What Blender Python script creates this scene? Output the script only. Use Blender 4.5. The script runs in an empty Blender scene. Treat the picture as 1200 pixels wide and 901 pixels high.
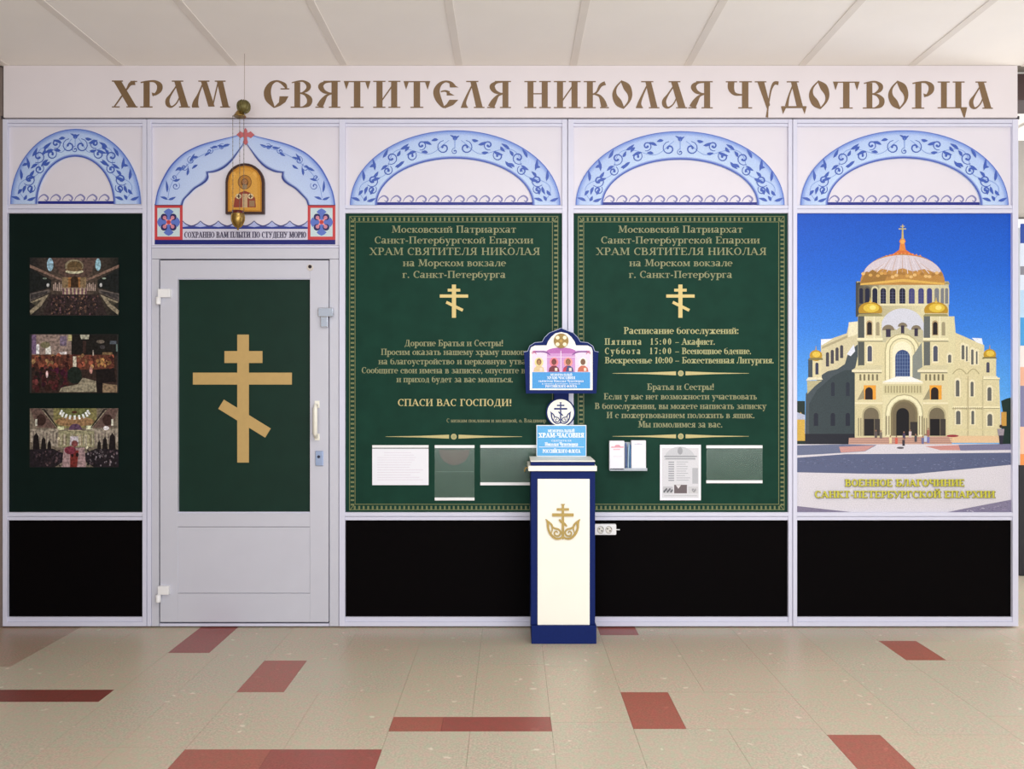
import bpy, bmesh, math, random
from mathutils import Vector
R = random.Random(7)
D2R = math.pi / 180
# ------------------------------------------------------------------ camera, world, light
C = bpy.context.scene.collection
F = 933.0            # focal length in pixels of the 1200 x 901 frame
H = 1.333            # eye height
WALL = 4.38          # distance of the printed panels from the camera
cam_d = bpy.data.cameras.new('camera'); cam = bpy.data.objects.new('camera', cam_d); C.objects.link(cam)
cam.location = (0, 0, H); cam.rotation_euler = (math.pi / 2, 0, 0)
cam_d.sensor_width = 36; cam_d.lens = F / 1200 * 36; cam_d.clip_start = 0.05
bpy.context.scene.camera = cam
w = bpy.data.worlds.new('hall_daylight'); bpy.context.scene.world = w; w.use_nodes = True
bg = w.node_tree.nodes['Background']; bg.inputs[0].default_value = (0.92, 0.95, 1.0, 1); bg.inputs[1].default_value = 0.68


def area(name, loc, rot, sx, sy, power, col):
    l = bpy.data.lights.new(name, 'AREA'); l.shape = 'RECTANGLE'; l.size = sx; l.size_y = sy
    l.energy = power; l.color = col
    o = bpy.data.objects.new(name, l); C.objects.link(o); o.location = loc; o.rotation_euler = rot
    return o


area('ceiling_light', (0.7, 1.7, 3.02), (12 * D2R, 0, 0), 3.6, 0.5, 46, (0.99, 0.985, 1.0))
area('ceiling_light', (0.7, -1.2, 3.02), (25 * D2R, 0, 0), 3.6, 0.6, 40, (0.99, 0.985, 1.0))
area('added_hall_fill', (1.4, -2.6, 1.0), (112 * D2R, 0, 0), 6.5, 1.6, 175, (0.98, 0.985, 1.0))  # unseen fill added behind the camera to lift wall, floor and ceiling
area('window_light', (7.6, 5.4, 1.6), (0, 78 * D2R, 6 * D2R), 2.4, 2.4, 400, (0.93, 0.97, 1.0))
area('added_passage_fill', (5.0, 7.2, 3.0), (0, 0, 0), 3.0, 0.8, 70, (0.97, 0.98, 1.0))  # unseen lamp added to brighten the passage wall
vs = bpy.context.scene.view_settings
vs.view_transform = 'Standard'; vs.look = 'None'; vs.exposure = 0.06; vs.gamma = 1; vs.use_curve_mapping = False


# ------------------------------------------------------------------ helpers
def lin(c):
    out = []
    for v in c[:3]:
        v /= 255.0
        out.append(v / 12.92 if v <= 0.04045 else ((v + 0.055) / 1.055) ** 2.4)
    return tuple(out)


def P(x, y, d=WALL):
    """point seen at pixel x, y on a plane d metres ahead"""
    return (X(x, d), d, Z(y, d))


def X(x, d=WALL): return (x - 600) * d / F


def Z(y, d=WALL): return H - (y - 450.5) * d / F


MATS = {}


def mat(name, rgb, rough=0.5, metal=0.0, var=0.05, scale=30, bump=0.0, spec=0.5, trans=None):
    if name in MATS: return MATS[name]
    m = bpy.data.materials.new(name); m.use_nodes = True; nt = m.node_tree; n = nt.nodes
    b = n['Principled BSDF']; b.inputs['Roughness'].default_value = rough; b.inputs['Metallic'].default_value = metal
    b.inputs['Specular IOR Level'].default_value = spec
    c = lin(rgb)
    tc = n.new('ShaderNodeTexCoord'); no = n.new('ShaderNodeTexNoise'); no.inputs['Scale'].default_value = scale
    no.inputs['Detail'].default_value = 4
    nt.links.new(tc.outputs['Object'], no.inputs['Vector'])
    rp = n.new('ShaderNodeMix'); rp.data_type = 'RGBA'
    rp.inputs['A'].default_value = (*[max(0, v * (1 - var)) for v in c], 1)
    rp.inputs['B'].default_value = (*[min(1, v * (1 + var)) for v in c], 1)
    nt.links.new(no.outputs['Fac'], rp.inputs['Factor']); nt.links.new(rp.outputs['Result'], b.inputs['Base Color'])
    if bump:
        bu = n.new('ShaderNodeBump'); bu.inputs['Strength'].default_value = bump; bu.inputs['Distance'].default_value = 0.002
        nt.links.new(no.outputs['Fac'], bu.inputs['Height']); nt.links.new(bu.outputs['Normal'], b.inputs['Normal'])
    if trans is not None: b.inputs['Alpha'].default_value = trans
    MATS[name] = m; return m


def print_mat(name, rough=0.45, grain=0.10, scale=260, spec=0.4):
    if name in MATS: return MATS[name]
    m = bpy.data.materials.new(name); m.use_nodes = True; nt = m.node_tree; n = nt.nodes
    b = n['Principled BSDF']; b.inputs['Roughness'].default_value = rough; b.inputs['Specular IOR Level'].default_value = spec
    at = n.new('ShaderNodeAttribute'); at.attribute_name = 'ink'
    tc = n.new('ShaderNodeTexCoord'); no = n.new('ShaderNodeTexNoise'); no.inputs['Scale'].default_value = scale
    no.inputs['Detail'].default_value = 2
    nt.links.new(tc.outputs['Object'], no.inputs['Vector'])
    mr = n.new('ShaderNodeMapRange'); mr.inputs['From Min'].default_value = 0.3; mr.inputs['From Max'].default_value = 0.7
    mr.inputs['To Min'].default_value = 1 - grain; mr.inputs['To Max'].default_value = 1 + grain
    nt.links.new(no.outputs['Fac'], mr.inputs['Value'])
    vm = n.new('ShaderNodeVectorMath'); vm.operation = 'SCALE'
    nt.links.new(at.outputs['Color'], vm.inputs[0]); nt.links.new(mr.outputs['Result'], vm.inputs['Scale'])
    nt.links.new(vm.outputs['Vector'], b.inputs['Base Color'])
    MATS[name] = m; return m


def wpos(o):
    v = Vector(o.location)
    while o.parent: o = o.parent; v += Vector(o.location)
    return v


class MB:
    """mesh builder in world coordinates"""
    def __init__(s): s.v = []; s.f = []; s.c = []; s.smooth = []

    def face(s, pts, col=None, smooth=False):
        i = len(s.v); s.v += [tuple(p) for p in pts]; s.f.append(tuple(range(i, i + len(pts)))); s.c.append(col); s.smooth.append(smooth)

    def grid(s, rows, close=False, smooth=True):
        i0 = len(s.v); n = len(rows[0])
        for r in rows: s.v += [tuple(p) for p in r]
        for a in range(len(rows) - 1):
            for b in range(n if close else n - 1):
                b2 = (b + 1) % n
                s.f.append((i0 + a * n + b, i0 + a * n + b2, i0 + (a + 1) * n + b2, i0 + (a + 1) * n + b)); s.c.append(None); s.smooth.append(smooth)

    def box(s, x0, x1, y0, y1, z0, z1, bev=0.0):
        if x0 > x1: x0, x1 = x1, x0
        if y0 > y1: y0, y1 = y1, y0
        if z0 > z1: z0, z1 = z1, z0
        if bev <= 0:
            i = len(s.v)
            s.v += [(x0, y0, z0), (x1, y0, z0), (x1, y1, z0), (x0, y1, z0), (x0, y0, z1), (x1, y0, z1), (x1, y1, z1), (x0, y1, z1)]
            for f in ((0, 3, 2, 1), (4, 5, 6, 7), (0, 1, 5, 4), (1, 2, 6, 5), (2, 3, 7, 6), (3, 0, 4, 7)):
                s.f.append(tuple(i + k for k in f)); s.c.append(None); s.smooth.append(False)
            return
        bm = bmesh.new(); bmesh.ops.create_cube(bm, size=1)
        for q in bm.verts:
            q.co = Vector((x0 if q.co.x < 0 else x1, y0 if q.co.y < 0 else y1, z0 if q.co.z < 0 else z1))
        bmesh.ops.bevel(bm, geom=bm.edges[:], offset=bev, segments=2, profile=0.6, affect='EDGES', clamp_overlap=True)
        s.add_bm(bm)

    def add_bm(s, bm, smooth=False):
        i = len(s.v); bm.verts.index_update()
        s.v += [tuple(q.co) for q in bm.verts]
        for f in bm.faces:
            s.f.append(tuple(i + q.index for q in f.verts)); s.c.append(None); s.smooth.append(smooth)
        bm.free()

    def pbox(s, x0, x1, y0, y1, d0, d1, bev=0.0):
        """box whose front (at d0) fills the pixel rectangle"""
        s.box(X(x0, d0), X(x1, d0), d0, d1, Z(y1, d0), Z(y0, d0), bev)

    def prism(s, pts, d0, d1, bev=0.0):
        """pts: pixel outline; solid from d0 back to d1"""
        a = [P(x, y, d0) for x, y in pts]
        ar = sum(a[i][0] * a[(i + 1) % len(a)][2] - a[(i + 1) % len(a)][0] * a[i][2] for i in range(len(a)))
        if ar < 0: a.reverse()
        n = len(a); i = len(s.v)
        s.v += a + [(p[0], d1, p[2]) for p in a]
        s.f.append(tuple(range(i, i + n))); s.f.append(tuple(range(i + 2 * n - 1, i + n - 1, -1)))
        s.c += [None, None]; s.smooth += [False, False]
        for k in range(n):
            k2 = (k + 1) % n
            s.f.append((i + k, i + n + k, i + n + k2, i + k2)); s.c.append(None); s.smooth.append(False)

    def lathe(s, c, prof, n=24):
        rows = []
        for r, z in prof:
            rows.append([(c[0] + r * math.cos(2 * math.pi * k / n), c[1] + r * math.sin(2 * math.pi * k / n), c[2] + z) for k in range(n)])
        s.grid(rows, close=True)

    def ycyl(s, c, r, d0, d1, n=20):
        rows = []
        for rr, y in ((0, d0), (r * .9, d0), (r, d0 + .1 * (d1 - d0)), (r, d1)):
            rows.append([(c[0] + rr * math.cos(-2 * math.pi * k / n), y, c[2] + rr * math.sin(-2 * math.pi * k / n)) for k in range(n)])
        s.grid(rows, close=True, smooth=False)

    def tube(s, pts, r, n=8):
        rows = []
        for i, p in enumerate(pts):
            p = Vector(p); a = Vector(pts[max(0, i - 1)]); b = Vector(pts[min(len(pts) - 1, i + 1)])
            t = (b - a).normalized(); up = Vector((0, 1, 0)) if abs(t.y) < .9 else Vector((1, 0, 0))
            u = t.cross(up).normalized(); v = t.cross(u)
            rr = r[i] if isinstance(r, (list, tuple)) else r
            rows.append([tuple(p + u * rr * math.cos(2 * math.pi * k / n) + v * rr * math.sin(2 * math.pi * k / n)) for k in range(n)])
        s.grid(rows, close=True)
        s.face(rows[0]); s.face(list(reversed(rows[-1])))


def obj(name, mb, m, parent=None, label=None, cat=None, group=None, kind=None):
    v = mb.v
    x0 = min(p[0] for p in v); x1 = max(p[0] for p in v); y0 = min(p[1] for p in v); y1 = max(p[1] for p in v); z0 = min(p[2] for p in v)
    o0 = Vector(((x0 + x1) / 2, (y0 + y1) / 2, z0))
    me = bpy.data.meshes.new(name); me.from_pydata([(p[0] - o0.x, p[1] - o0.y, p[2] - o0.z) for p in v], [], mb.f)
    if any(c is not None for c in mb.c):
        at = me.color_attributes.new('ink', 'FLOAT_COLOR', 'CORNER')
        k = 0
        for fi, f in enumerate(mb.f):
            c = mb.c[fi]
            for j in range(len(f)):
                cc = c[j] if isinstance(c, list) else (c or (1, 1, 1))
                at.data[k].color = (*cc, 1); k += 1
    for i, sm in enumerate(mb.smooth):
        if sm: me.polygons[i].use_smooth = True
    me.materials.append(m); me.update()
    o = bpy.data.objects.new(name, me); C.objects.link(o)
    if parent is not None:
        o.parent = parent; o.location = o0 - wpos(parent)
    else: o.location = o0
    tag(o, label, cat, group, kind)
    return o


def tag(o, label=None, cat=None, group=None, kind=None):
    if label: o['label'] = label
    if cat: o['category'] = cat
    if group: o['group'] = group
    if kind: o['kind'] = kind


def thing(name, loc, label, cat, group=None, kind=None):
    o = bpy.data.objects.new(name, None); C.objects.link(o); o.location = loc; o.empty_display_size = .05
    tag(o, label, cat, group, kind); return o


def smooth_pts(pts, k=5):
    """Catmull-Rom through points of any dimension"""
    out = []; n = len(pts)
    for i in range(n - 1):
        p0 = pts[max(0, i - 1)]; p1 = pts[i]; p2 = pts[i + 1]; p3 = pts[min(n - 1, i + 2)]
        for j in range(k):
            t = j / k
            out.append(tuple(0.5 * (2 * b + (c - a) * t + (2 * a - 5 * b + 4 * c - d) * t * t + (3 * b - a - 3 * c + d) * t ** 3) for a, b, c, d in zip(p0, p1, p2, p3)))
    out.append(tuple(pts[-1])); return out


class Print(MB):
    """flat print drawn in pixel units on a plane; each shape a hair above the last"""
    def __init__(s, d=WALL, tf=(0, 0, 1), step=0.00012):
        super().__init__(); s.d = d; s.n = 1; s.step = step; s.tf = tf; s.k = 0

    def up(s): pass

    def W(s, x, y):
        ox, oy, k = s.tf; x = ox + x / k; y = oy + y / k
        return (X(x, s.d), s.d - s.n * s.step - s.k * 4e-6, Z(y, s.d))

    def poly(s, pts, col):
        s.k += 1
        a = [s.W(*p) for p in pts]; c = [lin(q) for q in col] if isinstance(col, list) else lin(col)
        ar = sum(a[i][0] * a[(i + 1) % len(a)][2] - a[(i + 1) % len(a)][0] * a[i][2] for i in range(len(a)))
        if ar < 0:
            a.reverse()
            if isinstance(c, list): c = c[::-1]
        s.face(a, c)

    def rect(s, x0, y0, x1, y1, col, col2=None):
        if col2: s.poly([(x0, y0), (x1, y0), (x1, y1), (x0, y1)], [col, col, col2, col2])
        else: s.poly([(x0, y0), (x1, y0), (x1, y1), (x0, y1)], col)

    def hrect(s, x0, y0, x1, y1, a, b): s.poly([(x0, y0), (x1, y0), (x1, y1), (x0, y1)], [a, b, b, a])

    def ell(s, cx, cy, rx, ry, col, a0=0, a1=360, n=20):
        pts = [(cx + rx * math.cos((a0 + (a1 - a0) * k / n) * D2R), cy - ry * math.sin((a0 + (a1 - a0) * k / n) * D2R)) for k in range(n if a1 - a0 == 360 else n + 1)]
        s.poly(pts, col)

    def arch(s, x0, x1, y0, y1, col, flat=1.0):
        """window with round head: y0 top, y1 sill"""
        r = (x1 - x0) / 2; cx = (x0 + x1) / 2; h = min(r * flat, (y1 - y0))
        s.poly([(x1, y1)] + [(cx + r * math.cos(a * 22.5 * D2R), y0 + h - h * math.sin(a * 22.5 * D2R)) for a in range(9)] + [(x0, y1)], col)

    def stroke(s, pts, w, col, smooth=0):
        """pts (x,y) or (x,y,w)"""
        q = [tuple(p) if len(p) == 3 else (p[0], p[1], w) for p in pts]
        if smooth: q = smooth_pts(q, smooth)
        L = []; Rr = []
        for i, p in enumerate(q):
            a = q[max(0, i - 1)]; b = q[min(len(q) - 1, i + 1)]
            dx, dy = b[0] - a[0], b[1] - a[1]; l = math.hypot(dx, dy) or 1
            nx, ny = -dy / l * p[2] / 2, dx / l * p[2] / 2
            L.append((p[0] + nx, p[1] + ny)); Rr.append((p[0] - nx, p[1] - ny))
        for i in range(len(q) - 1): s.poly([L[i], L[i + 1], Rr[i + 1], Rr[i]], col)

    def band(s, outer, inner, co, ci):
        for i in range(len(outer) - 1):
            s.poly([outer[i], outer[i + 1], inner[i + 1], inner[i]], [co, co, ci, ci])


INK = print_mat('printed_ink')
GLOSS = print_mat('glossy_print', rough=0.4, grain=0.14, scale=200, spec=.25)
PHOTO = print_mat('photo_print', rough=0.45, grain=0.6, scale=70, spec=.2)

# ------------------------------------------------------------------ bold serif lettering (Cyrillic), strokes on a unit cap height
# v x y0 y1 flags: thick stem with serifs (b bottom, t top) | h thin bar | l thin line | L thick line | a modulated arc | r/c right/left bowl | s serif
GL = {
 'А': (.98, 'l .12 0 .46 1;L .46 .98 .82 0;h .26 .68 .33;s .12 0;s .84 0'),
 'Б': (.84, 'v .22 0 1 bt;h .22 .74 .965;q .68 .78 .76 1;r .22 0 .56 .56'),
 'В': (.86, 'v .22 0 1 bt;r .22 .5 1 .5;r .22 0 .54 .58'),
 'Г': (.76, 'v .22 0 1 bt;h .22 .68 .965;q .62 .72 .7 1'),
 'Д': (.98, 'l .24 .08 .42 .98;v .72 0 1 n;h .05 .93 .035;h .34 .82 .965;q .04 -.2 .12 .06;q .86 -.2 .94 .06'),
 'Е': (.84, 'v .22 0 1 bt;h .22 .74 .965;h .22 .74 .035;h .22 .56 .5;q .68 .75 .75 1;q .7 0 .77 .25;q .52 .4 .58 .6'),
 'Ж': (1.2, 'v .6 0 1 bt;l .56 .5 .24 .9;l .64 .5 .96 .9;L .52 .5 .2 .02;L .68 .5 1.0 .02;s .16 0;s 1.04 0;o .2 .88;o 1.0 .88'),
 'З': (.76, 'a .34 .74 .24 .23 -90 150;a .34 .27 .27 .24 -150 90;h .26 .4 .5'),
 'И': (1.02, 'v .22 0 1 bt;v .8 0 1 bt;l .28 .15 .74 .85'),
 'Й': (1.02, 'v .22 0 1 bt;v .8 0 1 bt;l .28 .15 .74 .85;u .51 1.18'),
 'К': (.96, 'v .22 0 1 bt;l .3 .5 .66 .92;L .4 .55 .78 .02;s .84 0;o .72 .9'),
 'Л': (.96, 'l .24 .1 .42 .98;v .76 0 1 b;h .34 .88 .965;o .14 .08'),
 'М': (1.2, 'l .18 0 .22 1;L .24 .98 .56 .1;l .56 .1 .9 1;v .98 0 1 bt;s .16 0;s .2 1'),
 'Н': (1.02, 'v .22 0 1 bt;v .8 0 1 bt;h .22 .8 .5'),
 'О': (.94, 'a .47 .5 .34 .47 0 360'),
 'П': (1.02, 'v .22 0 1 bt;v .8 0 1 bt;h .22 .8 .965'),
 'Р': (.8, 'v .22 0 1 bt;r .22 .44 1 .52'),
 'С': (.84, 'a .48 .5 .35 .47 50 310;q .7 .68 .77 .98'),
 'Т': (.86, 'v .43 0 1 b;h .06 .8 .965;q .04 .72 .11 1;q .75 .72 .82 1'),
 'У': (.92, 'L .16 .98 .5 .4;l .8 .98 .42 .1;o .3 .08;s .16 1;s .8 1'),
 'Ф': (1.06, 'v .53 0 1 bt;a .53 .5 .4 .3 0 360'),
 'Х': (.98, 'L .2 .98 .78 .02;l .8 .98 .2 .02;s .2 1;s .8 1;s .2 0;s .8 0'),
 'Ц': (1.02, 'v .22 0 1 t;v .8 0 1 t;h .08 1.0 .035;q .93 -.2 1.0 .06'),
 'Ч': (.94, 'v .74 0 1 bt;v .2 .6 1 t;a .44 .62 .24 .2 -180 -90;h .42 .74 .45'),
 'Ш': (1.4, 'v .22 0 1 bt;v .7 0 1 bt;v 1.18 0 1 bt;h .22 1.18 .035'),
 'Щ': (1.4, 'v .22 0 1 t;v .7 0 1 t;v 1.18 0 1 t;h .08 1.38 .035;q 1.31 -.2 1.38 .06'),
 'Ъ': (.9, 'v .34 0 1 b;h .04 .34 .965;r .34 0 .56 .5'),
 'Ы': (1.16, 'v .22 0 1 bt;r .22 0 .56 .46;v .96 0 1 bt'),
 'Ь': (.8, 'v .22 0 1 bt;r .22 0 .56 .52'),
 'Э': (.84, 'a .36 .5 .35 .47 -130 130;h .36 .7 .5;q .07 .7 .14 .98'),
 'Ю': (1.3, 'v .22 0 1 bt;h .22 .6 .5;a .84 .5 .3 .47 0 360'),
 'Я': (.92, 'v .7 0 1 bt;c .7 .44 1 .52;L .5 .46 .16 .02;s .14 0'),
 'а_': (.74, 'v .5 0 .5 n;a .32 .5 .2 .19 0 150;a .27 .2 .17 .17 0 360;h .5 .68 .03'),
 'б_': (.72, 'a .36 .32 .25 .3 0 360;a .4 .5 .3 .4 120 190;l .25 .86 .62 1'),
 'е_': (.68, 'a .36 .34 .25 .31 0 310;h .12 .6 .37'),
 'р_': (.76, 'v .2 -.32 .68 bt;a .44 .34 .22 .31 -150 150'),
 'с_': (.66, 'a .36 .34 .25 .31 50 310;o .54 .5'),
 'у_': (.76, 'L .16 .66 .4 .04;l .64 .66 .34 -.26;o .24 -.26;s .16 .68;s .62 .68'),
 'ф_': (1.0, 'v .5 -.32 .95 bt;a .3 .34 .16 .31 0 360;a .7 .34 .16 .31 0 360'),
 'о_': (.72, 'a .36 .34 .25 .31 0 360'),
 '0': (.72, 'a .36 .5 .22 .46 0 360'), '1': (.6, 'v .34 0 1 b;l .16 .8 .34 .96'),
 '5': (.7, 'q .16 .86 .62 1;l .18 .9 .16 .55;a .3 .32 .26 .28 -140 110'), '7': (.7, 'q .1 .84 .64 1;l .6 .9 .34 0;L .5 .5 .34 .02'),
 ':': (.34, 'o .16 .1;o .16 .58'), '.': (.34, 'o .16 .08'), ',': (.34, 'o .16 .08;l .2 .08 .1 -.16'),
 '!': (.4, 'L .2 .98 .2 .36;o .2 .08'), '-': (.46, 'q .08 .28 .38 .42'), '–': (.8, 'q .05 .3 .72 .38'), ' ': (.42, ''),
}


def glyph(ch):
    if ch in GL: return GL[ch], 1, 1
    if ch + '_' in GL: return GL[ch + '_'], 1, 1
    return GL[ch.upper()], .8, .68


def text(pr, s, x0, x1, base, cap, col, T=.2, t=.075, extra=0, slant=0):
    adv = [];
    for ch in s:
        g, sx, sy = glyph(ch); adv.append(g[0] * sx + extra)
    k = (x1 - x0) / sum(adv); cx = x0
    for ch, ad in zip(s, adv):
        (wd, cmds), sx, sy = glyph(ch)
        kx = k * sx; ky = cap * sy; tk = T * cap * (.92 if sy < 1 else 1); th = t * cap

        def M(x, y): return (cx + x * kx, base - y * ky + 0)
        for cm in cmds.split(';'):
            if not cm: continue
            q = cm.split(); o = q[0]
            a = [float(z) for z in q[1:] if z[0] in '-.0123456789']
            if o == 'v':
                fl = q[4]; X0, Y0 = M(a[0], a[1]); Y1 = M(a[0], a[2])[1]
                pr.poly([(X0 - tk / 2, Y0), (X0 + tk / 2, Y0), (X0 + tk / 2, Y1), (X0 - tk / 2, Y1)], col)
                if 'b' in fl: pr.rect(X0 - tk, Y0 - th, X0 + tk, Y0, col)
                if 't' in fl: pr.rect(X0 - tk, Y1, X0 + tk, Y1 + th, col)
            elif o == 's':
                X0, Y0 = M(a[0], a[1]); dy = -th if a[1] < .3 else th
                pr.rect(X0 - tk * .9, min(Y0, Y0 + dy), X0 + tk * .9, max(Y0, Y0 + dy), col)
            elif o == 'h':
                A = M(a[0], a[2]); B = M(a[1], a[2]); pr.rect(A[0], A[1] - th / 2, B[0], A[1] + th / 2, col)
            elif o == 'q':
                A = M(a[0], a[1]); B = M(a[2], a[3]); pr.rect(A[0], B[1], B[0], A[1], col)
            elif o in 'lL':
                A = M(a[0], a[1]); B = M(a[2], a[3]); ww = (th if o == 'l' else tk) * 1.05 / 2
                pr.poly([(A[0] - ww, A[1]), (A[0] + ww, A[1]), (B[0] + ww, B[1]), (B[0] - ww, B[1])], col)
            elif o == 'o':
                A = M(a[0], a[1]); pr.ell(A[0], A[1], tk * .55, tk * .55, col, n=8)
            elif o == 'u':
                A = M(a[0], a[1]); pr.stroke([(A[0] - tk, A[1] - th), (A[0], A[1] + th), (A[0] + tk, A[1] - th)], th * 1.3, col)
            elif o in 'arc':
                if o == 'a': cxx, cyy, rx, ry, a0, a1 = a; bars = []
                else:
                    sg = 1 if o == 'r' else -1; rr = a[3]; ry = (a[2] - a[1]) / 2 - .035; cyy = (a[1] + a[2]) / 2
                    cxx = a[0] + sg * rr * .45; rx = rr * .55 - .09; a0, a1 = (-90, 90) if sg > 0 else (90, 270)
                    for yy in (cyy - ry, cyy + ry):
                        A = M(min(a[0], cxx), yy); B = M(max(a[0], cxx), yy); pr.rect(A[0], A[1] - th / 2, B[0], A[1] + th / 2, col)
                n = 12; pts = []
                for i in range(n + 1):
                    an = (a0 + (a1 - a0) * i / n) * D2R; A = M(cxx + rx * math.cos(an), cyy + ry * math.sin(an))
                    pts.append((A[0], A[1], th + (tk - th) * math.cos(an) ** 2))
                pr.stroke(pts, 1, col)
        cx += k * ad


# ------------------------------------------------------------------ materials
M_frame = mat('anodised_frame', (212, 213, 232), .38, .0, .03, 8)
M_door = mat('door_white', (199, 200, 212), .4, 0, .04, 6)
M_fascia = mat('fascia_board', (224, 217, 221), .5, 0, .03, 5)
M_panel = mat('transom_white', (221, 217, 227), .45, 0, .03, 5)
M_green = mat('green_panel', (20, 58, 46), .55, 0, .3, 9, spec=.1)
M_dark = mat('dark_green_panel', (9, 26, 23), .55, 0, .2, 9, spec=.1)
M_black = mat('black_panel', (5, 3, 4), .7, 0, .3, 60, spec=.05)
M_ceil = mat('ceiling_panel', (249, 244, 238), .7, 0, .03, 4, bump=.1)
M_strip = mat('ceiling_strip', (232, 225, 217), .6, 0, .04, 9)
M_gold = mat('heading_gold', (122, 96, 66), .45, .1, .12, 60)
M_shadow = mat('painted_gap_shade', (48, 44, 50), .8)  # dark colour standing in for shade inside narrow gaps
M_brass = mat('brass', (160, 130, 70), .3, .85, .25, 120, bump=.3)
M_chrome = mat('chrome', (200, 205, 215), .2, .9, .05)
M_blue = mat('navy_paint', (14, 34, 96), .6, 0, .15, 60, bump=.2, spec=.15)
M_cream = mat('cream_face', (250, 248, 236), .5, 0, .02, 8)
M_white = mat('white_plastic', (238, 238, 240), .35, 0, .02)
M_paper = mat('white_paper', (240, 241, 250), .6, 0, .02)
M_brown = mat('dark_brown', (70, 50, 48), .6, 0, .15)
M_clear = mat('clear_sleeve', (104, 132, 118), .15, 0, .3, 14, trans=.3)
M_post = mat('grey_brown_post', (122, 108, 102), .6, 0, .1)


def floor_mat(name, base, light, dark, fleck):
    m = bpy.data.materials.new(name); m.use_nodes = True; nt = m.node_tree; n = nt.nodes; L = nt.links
    b = n['Principled BSDF']; b.inputs['Roughness'].default_value = .36; b.inputs['Specular IOR Level'].default_value = .45
    geo = n.new('ShaderNodeNewGeometry')
    mp = n.new('ShaderNodeMapping'); mp.inputs['Scale'].default_value = (1, 1, 1); L.new(geo.outputs['Position'], mp.inputs['Vector'])
    n1 = n.new('ShaderNodeTexNoise'); n1.inputs['Scale'].default_value = 3.0; n1.inputs['Detail'].default_value = 5; L.new(mp.outputs[0], n1.inputs['Vector'])
    n2 = n.new('ShaderNodeTexNoise'); n2.inputs['Scale'].default_value = 120; n2.inputs['Detail'].default_value = 3; L.new(mp.outputs[0], n2.inputs['Vector'])
    v = n.new('ShaderNodeTexVoronoi'); v.inputs['Scale'].default_value = 15; v.inputs['Randomness'].default_value = 1; 
    wn = n.new('ShaderNodeTexNoise'); wn.inputs['Scale'].default_value = 22; wn.inputs['Detail'].default_value = 2; L.new(mp.outputs[0], wn.inputs['Vector'])
    wa = n.new('ShaderNodeVectorMath'); wa.operation = 'MULTIPLY_ADD'; wa.inputs[1].default_value = (.06, .05, 0); L.new(wn.outputs['Color'], wa.inputs[0]); L.new(mp.outputs[0], wa.inputs[2])
    L.new(wa.outputs[0], v.inputs['Vector'])
    r1 = n.new('ShaderNodeMix'); r1.data_type = 'RGBA'; r1.inputs['A'].default_value = (*lin(dark), 1); r1.inputs['B'].default_value = (*lin(light), 1)
    m1 = n.new('ShaderNodeMapRange'); m1.inputs['From Min'].default_value = .3; m1.inputs['From Max'].default_value = .7; L.new(n2.outputs['Fac'], m1.inputs['Value'])
    L.new(m1.outputs[0], r1.inputs['Factor'])
    r2 = n.new('ShaderNodeMix'); r2.data_type = 'RGBA'; r2.inputs['B'].default_value = (*lin(base), 1); L.new(r1.outputs['Result'], r2.inputs['A'])
    m2 = n.new('ShaderNodeMapRange'); m2.inputs['From Min'].default_value = .35; m2.inputs['From Max'].default_value = .65; m2.inputs['To Max'].default_value = .7; L.new(n1.outputs['Fac'], m2.inputs['Value'])
    L.new(m2.outputs[0], r2.inputs['Factor'])
    r3 = n.new('ShaderNodeMix'); r3.data_type = 'RGBA'; r3.inputs['B'].default_value = (*lin(fleck), 1); L.new(r2.outputs['Result'], r3.inputs['A'])
    lt = n.new('ShaderNodeMapRange'); lt.inputs['From Min'].default_value = .09; lt.inputs['From Max'].default_value = .17
    lt.inputs['To Min'].default_value = .7; lt.inputs['To Max'].default_value = 0; L.new(v.outputs['Distance'], lt.inputs['Value'])
    sp = n.new('ShaderNodeSeparateColor'); L.new(v.outputs['Color'], sp.inputs[0])
    gt = n.new('ShaderNodeMath'); gt.operation = 'GREATER_THAN'; gt.inputs[1].default_value = .62; L.new(sp.outputs[0], gt.inputs[0])
    mu = n.new('ShaderNodeMath'); mu.operation = 'MULTIPLY'; L.new(lt.outputs[0], mu.inputs[0]); L.new(gt.outputs[0], mu.inputs[1]); L.new(mu.outputs[0], r3.inputs['Factor'])
    
    n3 = n.new('ShaderNodeTexNoise'); n3.inputs['Scale'].default_value = 34; n3.inputs['Detail'].default_value = 6; L.new(mp.outputs[0], n3.inputs['Vector'])
    cm = n.new('ShaderNodeMix'); cm.data_type = 'RGBA'; cm.inputs['A'].default_value = (1.1, .93, .93, 1); cm.inputs['B'].default_value = (.93, 1.04, .94, 1)
    m3 = n.new('ShaderNodeMapRange'); m3.inputs['From Min'].default_value = .35; m3.inputs['From Max'].default_value = .65; L.new(n3.outputs['Fac'], m3.inputs['Value']); L.new(m3.outputs[0], cm.inputs['Factor'])
    ml = n.new('ShaderNodeMix'); ml.data_type = 'RGBA'; ml.blend_type = 'MULTIPLY'; ml.inputs['Factor'].default_value = 1; L.new(r3.outputs['Result'], ml.inputs['A']); L.new(cm.outputs['Result'], ml.inputs['B'])
    L.new(ml.outputs['Result'], b.inputs['Base Color'])
    return m


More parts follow.
